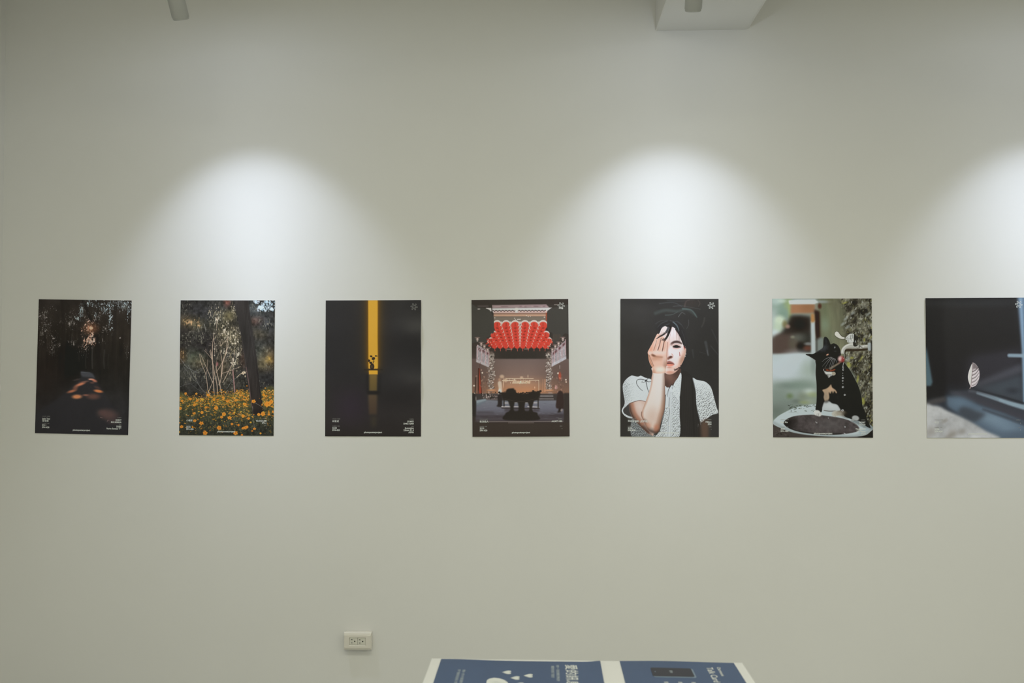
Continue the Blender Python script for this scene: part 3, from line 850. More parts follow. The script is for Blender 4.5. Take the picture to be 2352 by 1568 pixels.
    c.poly([(345, 1042), (372, 1034), (414, 1034), (418, 1008), (440, 996), (494, 992), (500, 1006), (514, 1012), (520, 1040), (545, 1044), (580, 1052), (612, 1050), (645, 1048), (650, 1034), (690, 1024), (702, 1018), (712, 1028), (760, 1020), (768, 1030),
            (764, 1060), (752, 1088), (738, 1108), (700, 1122), (640, 1138), (500, 1138), (440, 1122), (392, 1112), (376, 1090), (372, 1062)], ink, False, 3)
    c.poly([(436, 1110), (500, 1120), (492, 1200), (500, 1236), (440, 1240), (460, 1200)], ink, True, 3)
    c.poly([(640, 1120), (700, 1108), (682, 1196), (692, 1240), (648, 1238), (656, 1190)], ink, True, 3)
    c.poly([(536, 1100), (612, 1100), (604, 1200), (626, 1300), (522, 1300), (544, 1200)], ink, True, 3)
    c.poly([(402, 1318), (406, 1258), (436, 1234), (520, 1226), (636, 1226), (726, 1240), (740, 1264), (742, 1318)], ink, True, 4)
    for x0, x1, y1 in ((388, 400, 1180), (740, 750, 1196)):
        c.box(x0, 1100, x1, y1, ink, 2)
    for x, y in ((345, 1036), (768, 1022)):
        c.dab(x, y, 12, 10, ink, 1, 0, .4)
    for _ in range(60):
        x = g.uniform(350, 765)
        c.dab(x, 1040 + g.normal() * 8 + 10 * math.sin(x / 40), g.uniform(4, 12), g.uniform(3, 7), ink, .9, 0, .4)
    c.line([(400, 1100), (560, 1130), (720, 1100)], 4, 4, (66, 56, 50), .7)
    # visitor on the right and passers at the edges
    c.poly([(950, 1030), (985, 1020), (1004, 1060), (1012, 1195), (985, 1200), (930, 1192), (934, 1110)], (52, 40, 38), True, 3)
    c.poly([(960, 1190), (985, 1190), (978, 1235), (940, 1240), (950, 1225)], (44, 36, 34), True, 3)
    c.dab(985, 1216, 10, 14, (150, 138, 130), .8, 20, .5)
    c.poly([(60, 1060), (96, 1062), (106, 1120), (104, 1260), (96, 1290), (60, 1290)], (44, 40, 38), True, 3)
    c.dab(104, 1100, 4, 24, (170, 164, 160), .7, 0, .5)
    c.box(1010, 1040, 1080, 1350, (54, 47, 44), 5)
    c.box(60, 1280, 98, 1350, (56, 48, 45), 5)
    # parapet
    c.box(40, 1344, 1090, 1500, (56, 48, 43), 4)
    c.line([(215, 1338), (1000, 1330)], 6, 5, (140, 130, 122), .9)
    c.line([(440, 1347), (700, 1346)], 10, 9, (108, 98, 92), .6)
    c.dust(140, 1336, 60, 8, 12, 2, 5, [(90, 82, 76)], .4, .7)
    return c.done(1.6)


# ------------------------------------------------------------ 5 portrait
def art_portrait():
    c = Canvas((57, 72), (1069, 72), (55, 1487), (1072, 1495), (52, 51, 50), 55)
    g = c.rng
    c.grade(.93 + .14 * vnoise(g, 4, 6, 3))
    c.dab(950, 650, 260, 420, (43, 42, 41), .8, 0, 1)
    c.dab(200, 700, 160, 260, (48, 46, 44), .7, 0, 1)
    c.dab(110, 1300, 90, 160, (48, 45, 42), .8, 0, 1)
    # loose hair and smoke in the dark
    for pts, w, col, al in (
            ([(420, 220), (520, 190), (640, 200), (740, 180), (830, 240)], 34, (74, 84, 80), .5), ([(700, 175), (790, 190), (845, 262)], 16, (92, 112, 106), .6),
            ([(655, 258), (690, 215), (725, 232)], 7, (110, 116, 112), .6), ([(520, 240), (590, 235), (650, 205)], 8, (86, 98, 94), .6),
            ([(760, 290), (760, 340), (740, 380)], 8, (84, 86, 86), .5), ([(925, 270), (915, 320), (895, 362)], 18, (72, 70, 66), .5),
            ([(935, 520), (950, 590), (962, 652)], 26, (82, 86, 86), .5), ([(950, 600), (960, 655)], 8, (104, 108, 108), .5),
            ([(990, 560), (1040, 620), (1064, 650)], 12, (66, 66, 66), .5), ([(1000, 390), (1040, 480), (1064, 540)], 14, (62, 62, 62), .5),
            ([(800, 600), (812, 680)], 16, (64, 66, 66), .5), ([(460, 120), (600, 110), (690, 150)], 12, (76, 80, 80), .5), ([(600, 150), (700, 146), (880, 180)], 8, (86, 92, 90), .5),
            ([(720, 150), (735, 100), (770, 84)], 16, (98, 86, 80), .5), ([(860, 90), (878, 120), (862, 150)], 12, (82, 76, 70), .5), ([(540, 90), (680, 96), (820, 84)], 12, (72, 74, 74), .4),
            ([(420, 330), (470, 300), (560, 290)], 10, (70, 72, 73), .5), ([(870, 620), (940, 640)], 8, (60, 60, 60), .5)):
        c.line(pts, w, w * .6, col, al, soft=max(3, w * .35))
    c.dab(790, 115, 70, 40, (62, 54, 50), .5, 0, 1)
    # dark hair mass
    c.poly([(430, 380), (470, 330), (540, 300), (620, 305), (690, 360), (725, 440), (748, 560), (742, 700), (700, 800), (690, 900), (650, 700), (560, 420), (470, 420)], (43, 42, 43), True, 18)
    for pts, w, col in (([(600, 312), (640, 345), (662, 400)], 12, (112, 124, 128)), ([(612, 320), (648, 370), (660, 412)], 8, (92, 112, 116)), ([(570, 298), (640, 310), (690, 345)], 8, (74, 78, 80)),
                        ([(540, 300), (480, 325), (440, 365)], 12, (68, 72, 74)), ([(560, 330), (520, 345), (470, 372)], 10, (72, 76, 80)), ([(640, 300), (680, 330), (712, 380)], 6, (70, 74, 76)), ([(690, 400), (715, 470), (728, 540)], 8, (62, 62, 64))):
        c.line(pts, w, w * .5, col, .6, soft=3)
    # dark vest / hair falling at her right
    vest = c.poly([(684, 830), (740, 820), (800, 886), (818, 960), (834, 1060), (842, 1160), (862, 1290), (890, 1400), (900, 1500), (650, 1500), (664, 1300), (668, 1090), (682, 930)], (43, 41, 40), True, 2)
    for x in range(690, 840, 18):
        c.line([(x, 880), (x + 6, 1180), (x + 20, 1490)], 8, 8, (54, 51, 49) if g.random() > .4 else (36, 33, 32), .5, soft=5, clip=vest)
    # neck
    nk = c.poly([(512, 820), (600, 830), (672, 790), (676, 838), (648, 886), (612, 935), (590, 962), (556, 984), (524, 976), (512, 930)], (96, 72, 63), True, 2)
    c.dab(560, 880, 60, 40, (122, 92, 80), .6, -30, 1, nk)
    c.dab(530, 960, 26, 50, (70, 52, 46), .8, 0, 1, nk)
    c.dab(640, 830, 40, 50, (66, 50, 45), .7, 0, 1, nk)

    # shirt with lace

    def lace(m, x0, y0, x1, y1, step, dark, al):
        y = y0
        r = 0
        while y < y1:
            x = x0 + (step * .5 if r % 2 else 0)
            while x < x1:
                jx, jy = x + g.normal() * step * .16, y + g.normal() * step * .16
                f = al(jx, jy) if callable(al) else al
                if f > .04:
                    # round motifs: a pale disc with a faint eye, dark holes where three discs meet
                    for ox, oy in ((.5, .27), (0, .55)):
                        hx, hy = jx + ox * step, jy + oy * step
                        c.dab(hx, hy, step * g.uniform(.14, .26), step * g.uniform(.11, .18), dark, min(1, f * g.uniform(.6, 1.25)), g.uniform(0, 180), .45, m)
                    if g.random() < .5:
                        t = g.uniform(0, 6.28)
                        c.dab(jx + math.cos(t) * step * .2, jy + math.sin(t) * step * .2, step * .12, step * .08, dark, f * .6, g.uniform(0, 180), .5, m)
                    c.dab(jx, jy, step * .24, step * .2, (224, 231, 231), f * .55, 0, .5, m)
                x += step
            y += step * .82
            r += 1

    white = (204, 212, 212)
    lm = c.poly([(155, 870), (180, 862), (235, 874), (267, 863), (302, 880), (335, 890), (376, 905), (385, 960), (352, 1040), (326, 1110), (318, 1131), (260, 1118), (200, 1130), (150, 1152), (118, 1180), (86, 1214), (96, 1250), (140, 1276), (178, 1284), (180, 1303),
                 (120, 1290), (80, 1254), (70, 1216), (94, 1170), (101, 1132), (92, 1074), (82, 1012), (82, 958), (112, 904)], white, True, 1.5)
    c.dab(95, 1040, 40, 130, (176, 184, 184), .7, 0, 1, lm)
    lace(lm, 80, 860, 380, 1300, 19, (96, 104, 104), lambda x, y: max(.12, min(.8, .9 - (x - 80) / 150)) * (1.0 if y > 930 else .6) * (0.55 if y > 1120 else 1))
    c.poly([(90, 1214), (120, 1180), (152, 1154), (160, 1200), (172, 1262), (182, 1290), (140, 1276), (98, 1248)], (62, 60, 59), True, 4)
    low = c.poly([(174, 1306), (212, 1330), (262, 1384), (330, 1440), (400, 1470), (480, 1480), (480, 1500), (186, 1500)], (112, 118, 118), True, 2)
    lace(low, 170, 1310, 480, 1500, 20, (58, 60, 60), .8)
    cm = c.poly([(516, 976), (540, 990), (560, 984), (592, 962), (600, 1010), (630, 1090), (652, 1118), (668, 1096), (667, 1250), (656, 1500), (430, 1500), (462, 1430), (482, 1340), (508, 1210), (517, 1090)], (198, 206, 206), True, 1.5)
    lace(cm, 585, 1030, 672, 1500, 21, (64, 68, 68), lambda x, y: .5 + .4 * (y - 1030) / 450)
    lace(cm, 430, 1180, 540, 1500, 19, (62, 64, 64), .85)
    c.poly([(540, 1000), (580, 1040), (584, 1250), (580, 1500), (530, 1500), (548, 1300), (552, 1120)], (208, 216, 218), True, 3, .95)
    c.line([(556, 1010), (560, 1150), (556, 1300), (545, 1480)], 8, 10, (150, 158, 160), .7, soft=4)
    c.line([(575, 1030), (580, 1200), (574, 1490)], 4, 4, (120, 128, 130), .6, soft=2)
    for y in (1190, 1375):
        c.dab(560, y, 8, 8, (232, 236, 236), .9, 0, .3)
        c.line([(552, y + 6), (568, y + 6)], 3, 3, (130, 134, 134), .7)
    for pts, w in (([(585, 950), (540, 1030), (520, 1080)], 7), ([(578, 968), (552, 1010), (540, 1080)], 6), ([(562, 1090), (556, 1180), (566, 1240), (540, 1340)], 4), ([(590, 985), (600, 1030), (625, 1088), (652, 1120)], 5),
                   ([(520, 1060), (518, 1140), (500, 1280), (460, 1440)], 9)):
        c.line(pts, w, w * .6, (52, 52, 54), .75, soft=2)
    col_ = c.poly([(676, 834), (686, 862), (683, 930), (668, 1084), (652, 1118), (620, 1080), (592, 1020), (597, 982), (616, 932), (650, 884)], (208, 216, 216), True, 1.5)
    lace(col_, 590, 840, 690, 1110, 24, (132, 142, 142), .5)
    c.poly([(516, 972), (536, 984), (556, 984), (552, 1000), (540, 1040), (520, 1060)], (196, 204, 204), True, 2)
    rs = c.poly([(801, 886), (840, 904), (882, 914), (930, 925), (980, 968), (1005, 1026), (1026, 1106), (1046, 1182), (1062, 1246), (1005, 1264), (950, 1302), (905, 1334), (886, 1342), (872, 1312), (856, 1250), (838, 1158), (832, 1040), (816, 958)], (206, 214, 214), True, 1.5)
    lace(rs, 800, 890, 1066, 1345, 25, (58, 62, 62), lambda x, y: max(.15, min(.95, (y - 900) / 230)) * (.7 if x > 990 else 1))
    c.line([(803, 892), (830, 1010), (838, 1150), (870, 1300), (884, 1352)], 5, 5, (70, 74, 74), .7, soft=2)
    c.line([(876, 1320), (884, 1370)], 4, 3, (180, 186, 186), .6)
    c.line([(860, 1360), (856, 1390)], 5, 2, (150, 150, 150), .5)
    c.poly([(890, 1346), (958, 1306), (966, 1400), (958, 1500), (896, 1500), (884, 1420)], (92, 73, 61), True, 14, .9)
    # ribbon bow
    for pts, w in (([(322, 912), (270, 900), (232, 908), (222, 936), (238, 972), (262, 1000), (284, 1018)], 7), ([(322, 912), (345, 926), (372, 922)], 8), ([(320, 918), (332, 980), (348, 1034)], 8),
                   ([(322, 914), (296, 936), (276, 930), (290, 916)], 4), ([(322, 912), (340, 894), (352, 888)], 6)):
        c.line(pts, w, w * .6, (56, 58, 60), .85, soft=1.5)
    c.dab(320, 914, 10, 9, (46, 46, 48), .9, 0, .5)
    # upper arm
    ua = c.poly([(150, 1152), (200, 1132), (260, 1119), (322, 1130), (345, 1150), (360, 1300), (400, 1470), (350, 1462), (300, 1420), (246, 1366), (196, 1314), (160, 1250), (148, 1190)], (196, 172, 158), True, 2)
    c.line([(140, 1160), (165, 1260), (230, 1350), (330, 1450)], 66, 80, (70, 50, 42), .9, soft=30, clip=ua)
    c.line([(180, 1160), (215, 1270), (285, 1360)], 34, 30, (172, 118, 92), .75, soft=18, clip=ua)
    c.dab(255, 1180, 40, 60, (212, 200, 190), .7, -20, 1, ua)
    c.line([(150, 1150), (200, 1132), (260, 1119), (322, 1132)], 6, 5, (96, 66, 54), .8, soft=2)
    # forearm
    fa = c.poly([(385, 780), (388, 830), (378, 884), (370, 960), (350, 1036), (325, 1110), (295, 1185), (277, 1236), (276, 1276), (292, 1318), (318, 1376), (350, 1430), (390, 1458), (430, 1452), (456, 1428), (470, 1360), (490, 1284), (511, 1208), (518, 1084), (515, 934), (510, 846), (524, 800), (520, 770)],
                (212, 204, 194), True, 1.5)
    c.line([(530, 830), (525, 960), (528, 1090), (520, 1210), (494, 1310), (462, 1450)], 40, 90, (84, 56, 44), .9, soft=26, clip=fa)
    c.line([(506, 850), (502, 1000), (500, 1120), (480, 1240), (440, 1380)], 20, 60, (182, 138, 112), .55, soft=26, clip=fa)
    c.line([(378, 850), (362, 960), (318, 1110), (272, 1230), (280, 1310), (330, 1410)], 26, 40, (166, 112, 84), .8, soft=16, clip=fa)
    c.line([(300, 1340), (350, 1420), (440, 1452)], 50, 50, (60, 42, 36), .75, soft=24, clip=fa)
    c.dab(345, 1370, 34, 26, (196, 140, 112), .7, 40, 1, fa)
    c.dab(425, 1400, 24, 34, (176, 116, 90), .8, 10, .9, fa)
    c.dab(380, 1290, 60, 90, (196, 168, 150), .6, 20, 1, fa)
    c.dab(450, 980, 40, 150, (212, 208, 200), .8, 4, 1, fa)
    c.line([(277, 1236), (275, 1272), (292, 1318)], 6, 5, (96, 64, 50), .8, soft=3)
    # face
    fm = c.poly([(462, 420), (482, 376), (518, 354), (556, 372), (592, 360), (636, 394), (662, 442), (688, 497), (714, 548), (731, 576), (734, 612), (724, 658), (708, 706), (684, 752), (656, 796), (616, 834), (572, 850), (532, 844), (512, 816), (516, 700), (530, 620), (500, 500), (430, 480)],
                (222, 210, 203), True, 1.5)
    c.dab(556, 470, 60, 60, (214, 196, 188), .6, 0, 1, fm)
    c.line([(738, 590), (722, 680), (690, 760), (640, 830), (560, 866)], 46, 50, (160, 106, 82), .85, soft=30, clip=fm)
    c.line([(700, 640), (676, 730), (630, 790)], 40, 40, (206, 164, 142), .6, soft=26, clip=fm)
    c.dab(610, 640, 50, 46, (228, 222, 220), .8, 0, 1, fm)
    c.dab(556, 600, 18, 60, (232, 226, 224), .8, 5, .9, fm)
    c.dab(590, 420, 30, 44, (228, 222, 222), .9, 0, 1, fm)
    c.dab(552, 540, 16, 40, (206, 160, 138), .7, 0, 1, fm)
    c.dab(580, 790, 44, 22, (220, 182, 162), .8, 0, 1, fm)
    c.dab(565, 828, 40, 14, (196, 138, 114), .8, 0, .8, fm)
    c.dab(690, 700, 22, 40, (150, 108, 84), .6, 20, 1, fm)
    # brow, eye
    c.poly([(576, 540), (584, 522), (606, 508), (640, 503), (668, 510), (692, 532), (690, 542), (664, 532), (640, 528), (612, 530), (592, 542)], (62, 46, 43), True, 3, .95)
    c.dab(588, 540, 16, 14, (120, 84, 74), .6, -30, 1, fm)
    c.dab(640, 545, 44, 9, (224, 196, 184), .8, 4, .8)
    c.poly([(594, 568), (610, 554), (634, 549), (660, 556), (682, 572), (660, 576), (640, 578), (612, 576)], (46, 34, 33), True, 2)
    c.dab(634, 563, 19, 13, (26, 20, 20), 1, 0, .3)
    c.dab(640, 558, 4, 3, (120, 112, 112), .8, 0, .4)
    c.line([(598, 580), (630, 588), (664, 582)], 6, 5, (206, 142, 128), .8, soft=3)
    c.line([(596, 560), (624, 540), (656, 544), (686, 566)], 4, 3, (140, 98, 86), .7, soft=2)
    # nose
    c.line([(546, 560), (546, 620), (550, 668)], 10, 14, (198, 150, 130), .5, soft=8)
    c.poly([(540, 684), (560, 664), (582, 660), (594, 668), (588, 684), (568, 690), (548, 702)], (116, 74, 62), True, 4, .95)
    c.dab(574, 672, 14, 7, (62, 38, 34), .9, -20, .6)
    c.line([(586, 640), (598, 656), (596, 676)], 7, 6, (176, 116, 98), .8, soft=4)
    # mouth
    c.poly([(538, 722), (556, 712), (576, 716), (598, 728), (612, 744), (590, 746), (562, 744), (540, 742)], (132, 78, 70), True, 3, .95)
    c.poly([(540, 742), (570, 740), (612, 745), (600, 760), (574, 768), (548, 766), (538, 758)], (226, 134, 112), True, 3)
    c.line([(540, 740), (572, 740), (612, 746)], 8, 4, (58, 32, 32), .9, soft=2)
    c.dab(560, 756, 16, 5, (242, 166, 146), .8, 5, .7)
    c.dab(560, 780, 26, 6, (170, 110, 92), .6, 0, .9, fm)
    # marks on the cheek and chin
    c.line([(665, 622), (668, 642), (670, 660)], 4, 7, (150, 48, 50), .95)
    c.line([(712, 562), (718, 590)], 9, 6, (168, 52, 46), .95)
    for x, y, r in ((622, 804, 12), (640, 796, 14), (660, 782, 12), (612, 796, 6), (680, 760, 8)):
        c.dab(x, y, r, r * .6, (58, 42, 40), .8, -30, .5)
    for x, y in ((730, 640), (724, 664)):
        c.dab(x, y, 6, 8, (176, 170, 160), .8, 0, .5)
    # hand over the eye
    hm = c.poly([(338, 620), (362, 574), (400, 502), (424, 452), (440, 432), (462, 440), (498, 462), (524, 492), (542, 530), (544, 590), (538, 640), (540, 690), (534, 748), (524, 800), (512, 836), (396, 836), (386, 786), (362, 742), (347, 696), (343, 652)], (206, 168, 146), True, 1.5)
    # fingers, from the little finger to the index
    for pts, w0, w1 in (([(372, 614), (404, 540), (440, 450)], 50, 26), ([(420, 610), (446, 540), (470, 474)], 48, 30), ([(468, 612), (488, 550), (500, 490)], 46, 30), ([(516, 610), (528, 550), (528, 506)], 40, 26)):
        c.line(pts, w0, w1, (222, 192, 174), .9, soft=7, clip=hm)
        c.line([(x - 10, y) for x, y in pts], w0 * .3, w1 * .3, (196, 144, 116), .5, soft=7, clip=hm)
    c.dab(372, 600, 26, 40, (206, 146, 116), .6, 25, 1, hm)
    for pts, w0, w1 in (([(478, 476), (462, 540), (443, 602)], 5, 8), ([(510, 498), (500, 556), (488, 612)], 8, 9), ([(430, 500), (414, 560), (400, 604)], 4, 6)):
        c.line(pts, w0, w1, (84, 46, 36), .9 if w0 > 4 else .6, soft=2.5, clip=hm)
    c.line([(541, 520), (538, 600), (536, 700), (534, 760)], 7, 9, (150, 96, 78), .7, soft=4)
    c.line([(524, 508), (520, 540), (516, 584)], 3, 3, (150, 98, 80), .5, soft=3)
    for x, y, rx, ry in ((416, 628, 30, 20), (458, 630, 24, 18), (500, 632, 24, 22), (362, 630, 16, 18)):
        c.dab(x, y, rx, ry, (226, 206, 192), .8, 0, .9, hm)
    c.line([(384, 648), (402, 662), (440, 670), (488, 674)], 16, 12, (126, 80, 58), .75, soft=10, clip=hm)
    c.dab(400, 656, 18, 10, (96, 58, 42), .7, 15, .8, hm)
    c.dab(430, 690, 40, 20, (178, 128, 100), .7, 0, 1, hm)
    c.dab(440, 740, 36, 40, (216, 182, 160), .8, 20, 1, hm)
    c.line([(344, 650), (356, 700), (388, 770)], 12, 12, (172, 118, 88), .8, soft=6, clip=hm)
    c.line([(354, 654), (372, 700), (400, 764)], 6, 6, (112, 72, 52), .7, soft=4, clip=hm)
    c.dab(512, 700, 18, 50, (206, 180, 164), .8, 5, 1, hm)
    c.dab(520, 770, 18, 50, (150, 112, 92), .7, 0, 1, hm)
    c.dab(468, 800, 52, 28, (232, 223, 206), .95, 0, .9)
    c.dab(400, 830, 18, 30, (180, 132, 104), .6, 0, 1, hm)
    # fringe over brow and hand
    for pts, w0, w1, col, al in (
            ([(566, 352), (540, 402), (506, 436), (462, 462), (426, 486)], 30, 5, (38, 34, 34), .95), ([(572, 356), (556, 420), (532, 470), (496, 500)], 34, 8, (44, 40, 40), .95), ([(576, 360), (548, 450), (522, 496), (512, 508)], 18, 5, (34, 30, 30), .9),
            ([(548, 366), (535, 396), (520, 420)], 16, 10, (92, 94, 98), .7), ([(560, 372), (548, 404), (534, 424)], 8, 6, (128, 130, 134), .6), ([(500, 418), (470, 446), (440, 470)], 4, 2, (110, 66, 56), .8), ([(488, 400), (470, 436), (446, 462)], 3, 2, (150, 108, 98), .7),
            ([(590, 366), (576, 420), (560, 500)], 5, 3, (150, 112, 104), .6), ([(604, 380), (604, 440), (600, 500)], 3, 2, (170, 140, 132), .5), ([(632, 396), (638, 450), (640, 500)], 5, 4, (110, 74, 66), .8), ([(642, 404), (652, 460), (652, 502)], 4, 3, (122, 84, 76), .8),
            ([(652, 420), (666, 470), (668, 512)], 4, 3, (110, 76, 70), .8), ([(630, 388), (670, 450), (712, 552), (728, 580)], 16, 8, (38, 35, 36), .95), ([(590, 352), (620, 366), (650, 400)], 16, 10, (44, 44, 46), .9), ([(500, 480), (488, 496), (484, 506)], 8, 3, (48, 34, 32), .8),
            ([(520, 420), (516, 440), (524, 452)], 6, 4, (190, 150, 140), .7), ([(470, 476), (462, 500), (452, 540)], 3, 2, (90, 60, 52), .6)):
        c.line(pts, w0, w1, col, al, soft=1.8)
    return c.done(1.4)


# ------------------------------------------------------------ 6 cat at the tap
def art_cat():
    c = Canvas((50, 68), (1075, 66), (57, 1500), (1090, 1502), (140, 152, 144), 66)
    g = c.rng
    # soft far garden
    for x, y, rx, ry, col, al in (
            (130, 160, 130, 110, (134, 156, 142), .9), (90, 90, 60, 40, (176, 192, 184), .8), (60, 330, 60, 160, (170, 182, 176), .9), (210, 110, 40, 60, (150, 166, 120), .7), (150, 90, 40, 20, (190, 204, 190), .7),
            (230, 200, 20, 90, (160, 170, 110), .6), (160, 230, 60, 40, (126, 150, 134), .6), (125, 292, 46, 44, (200, 214, 190), .95), (110, 360, 50, 60, (184, 200, 176), .8), (80, 430, 40, 40, (196, 208, 206), .8)):
        c.dab(x, y, rx, ry, col, al, 0, .8)
    ol = c.mask([(520, 50), (1100, 50), (1100, 700), (780, 760), (520, 640)], False, 16)
    c.fill(ol, (116, 118, 98))
    v = vnoise(g, 22, 5, 4)
    c.a = c.a * (1 + (v - .5)[..., None] * .35 * ol[..., None])
    for x, y, rx, ry, col, al in ((600, 250, 60, 190, (112, 120, 96), .7), (590, 340, 40, 70, (128, 142, 122), .7), (640, 90, 30, 40, (108, 106, 80), .6), (560, 100, 70, 14, (150, 160, 160), .8), (700, 130, 60, 60, (110, 110, 92), .5), (640, 500, 60, 80, (116, 124, 104), .6)):
        c.dab(x, y, rx, ry, col, al, 0, 1)
    # blurred porch
    c.poly([(70, 470), (140, 430), (220, 300), (240, 240), (450, 250), (452, 640), (60, 648)], (60, 54, 51), False, 16)
    c.poly([(57, 470), (180, 430), (300, 470), (300, 640), (55, 640)], (92, 80, 74), True, 16, .9)
    c.dab(330, 330, 80, 70, (38, 33, 30), .9, 0, .8)
    c.dab(390, 480, 60, 60, (64, 66, 62), .8, 0, 1)
    c.dab(310, 470, 60, 40, (108, 112, 104), .7, 0, 1)
    c.dab(260, 465, 20, 14, (136, 138, 122), .8, 0, .8)
    c.dab(260, 540, 40, 50, (98, 96, 84), .7, 0, 1)
    c.dab(340, 565, 36, 40, (38, 34, 32), .9, 0, .8)
    c.dab(420, 535, 36, 16, (134, 138, 136), .8, 0, .7)
    c.dab(415, 580, 40, 24, (112, 74, 62), .8, 0, .8)
    c.dab(180, 330, 26, 36, (120, 114, 78), .8, 0, .8)
    c.dab(210, 355, 22, 20, (168, 142, 128), .8, 0, .8)
    c.poly([(240, 122), (488, 122), (486, 214), (238, 222)], (160, 122, 94), False, 9)
    c.dab(420, 160, 70, 50, (140, 106, 78), .6, 0, 1)
    c.poly([(484, 180), (540, 200), (546, 480), (500, 500), (486, 400)], (50, 32, 27), False, 9, .95)
    c.dab(540, 145, 18, 26, (80, 44, 36), .85, 0, .7)
    c.poly([(216, 86), (300, 78), (492, 76), (526, 106), (482, 124), (226, 124)], (206, 213, 214), False, 5)
    c.poly([(448, 300), (488, 296), (498, 640), (452, 640)], (178, 188, 188), False, 5)
    c.poly([(448, 225), (482, 222), (490, 308), (448, 316)], (172, 132, 88), False, 7)
    c.box(498, 480, 520, 640, (74, 72, 70), 6, .8)
    c.box(520, 470, 580, 640, (130, 142, 144), 10, .7)
    # pale ground
    gd = c.mask([(50, 640), (300, 632), (520, 630), (520, 1200), (50, 1320)], False, 10)
    c.fill(gd, vramp([(.38, (174, 186, 184)), (.5, (182, 194, 196)), (.62, (158, 170, 164)), (.72, (132, 144, 136)), (.85, (118, 128, 120))]))
    for x, y, rx, ry, col, al in ((300, 690, 110, 70, (190, 200, 204), .8), (150, 840, 130, 90, (186, 196, 200), .8), (430, 800, 80, 90, (154, 168, 158), .8), (480, 760, 30, 90, (120, 132, 128), .6), (200, 970, 90, 26, (104, 116, 110), .7), (330, 960, 170, 50, (122, 138, 128), .8),
                             (120, 1060, 90, 110, (128, 140, 132), .8), (430, 1030, 50, 30, (180, 192, 184), .9), (470, 1060, 60, 26, (144, 156, 116), .7), (230, 1075, 30, 26, (104, 122, 84), .7), (310, 1130, 50, 20, (98, 108, 100), .7), (420, 1130, 80, 30, (152, 162, 144), .7), (360, 1080, 40, 40, (126, 134, 116), .6),
                             (170, 1180, 130, 60, (120, 130, 124), .7), (90, 1230, 70, 50, (106, 116, 108), .7), (380, 1140, 40, 14, (140, 150, 112), .7)):
        c.dab(x, y, rx, ry, col, al, 0, 1)
    # mossy rock on the right
    rk = c.mask([(760, 50), (1110, 50), (1110, 1450), (1020, 1420), (960, 1100), (900, 880), (800, 740), (790, 640), (840, 560), (790, 400), (800, 200)], True, 16)
    nz, nf = vnoise(g, 16, 20, 5), vnoise(g, 60, 70, 3)
    t = np.clip((nz - .28) * 2.2, 0, 1)[..., None]
    c.fill(rk, (1 - t) * np.array((46, 43, 36)) + t * np.array((134, 134, 118)))
    c.a = c.a * (1 + ((nf - .5) * .8 * rk)[..., None])
    for _ in range(900):
        x, y = 1090 - 330 * g.random() ** 1.4, g.uniform(60, 1400)
        cc = [(160, 164, 150), (120, 122, 104), (48, 42, 36), (34, 30, 27), (142, 142, 96), (176, 180, 172), (90, 84, 66)][g.integers(7)]
        r = g.uniform(3, 8)
        c.dab(x, y, r * g.uniform(1.2, 2.6), r, cc, g.uniform(.25, .8), g.uniform(95, 140), .4, rk)
    c.glint([(960, 400, 140, 400, 1.0), (1000, 900, 110, 400, 1.0), (880, 250, 90, 160, .8), (1010, 1200, 80, 160, .9)], [(40, 36, 31), (150, 152, 138), (176, 180, 170), (34, 30, 27), (128, 130, 100)], 110, 90, .5, .42, rk, .25)
    for x, y, rx, ry, an in ((800, 112, 28, 9, -20), (840, 760, 26, 20, -30), (870, 680, 20, 12, 0), (970, 680, 10, 26, 20), (930, 900, 10, 40, 10), (985, 1110, 14, 22, 0), (1000, 495, 10, 18, 0), (990, 1140, 16, 22, 20), (835, 735, 16, 12, 0)):
        c.dab(x, y, rx, ry, (160, 162, 78), .6, an, .7)
    for x, y, rx, ry in ((915, 110, 22, 30), (840, 180, 24, 30), (905, 290, 16, 40), (1010, 200, 14, 30), (880, 240, 20, 20), (960, 650, 16, 30), (1060, 560, 10, 40)):
        c.dab(x, y, rx, ry, (38, 33, 30), .7, 20, .8, rk)
    for x, y in ((810, 275), (780, 330), (880, 220), (830, 360), (830, 690), (1040, 230)):
        c.dab(x, y, 26, 12, (152, 160, 156), .7, -40, .8)
    # stone basin
    c.poly([(50, 1360), (130, 1390), (400, 1470), (700, 1490), (1100, 1460), (1100, 1520), (40, 1520)], (76, 71, 68), False, 5)
    c.dust(150, 1450, 120, 50, 60, 3, 8, [(98, 92, 88), (58, 54, 52)], .3, .7, 2, (0, 40))
    c.poly([(940, 1480), (1040, 1440), (1095, 1400), (1095, 1510), (930, 1510)], (44, 36, 32), False, 6)
    rim = c.poly([(62, 1334), (78, 1312), (120, 1275), (186, 1238), (250, 1208), (325, 1184), (400, 1168), (500, 1158), (640, 1180), (800, 1230), (960, 1320), (1062, 1372), (1090, 1405), (1060, 1440), (1000, 1478), (860, 1492), (600, 1488), (400, 1472), (250, 1446), (130, 1402), (64, 1366)],
                 (176, 188, 189), True, 2)
    c.line([(64, 1350), (250, 1440), (500, 1484), (900, 1490), (1060, 1430)], 30, 40, (140, 150, 150), .6, soft=14, clip=rim)
    c.line([(900, 1320), (1000, 1370), (1080, 1400)], 60, 40, (104, 114, 116), .7, soft=12, clip=rim)
    c.line([(960, 1440), (1040, 1410)], 40, 20, (150, 166, 172), .7, soft=12, clip=rim)
    for _ in range(70):
        x, y = g.uniform(220, 500), g.uniform(1158, 1240)
        if y > 1232 - (x - 200) * .18 and g.random() < .8:
            continue
        c.dab(x, y, g.uniform(4, 14), g.uniform(2, 4), [(66, 76, 66), (120, 130, 124), (48, 54, 48)][g.integers(3)], g.uniform(.4, .9), g.uniform(-15, 25), .4)
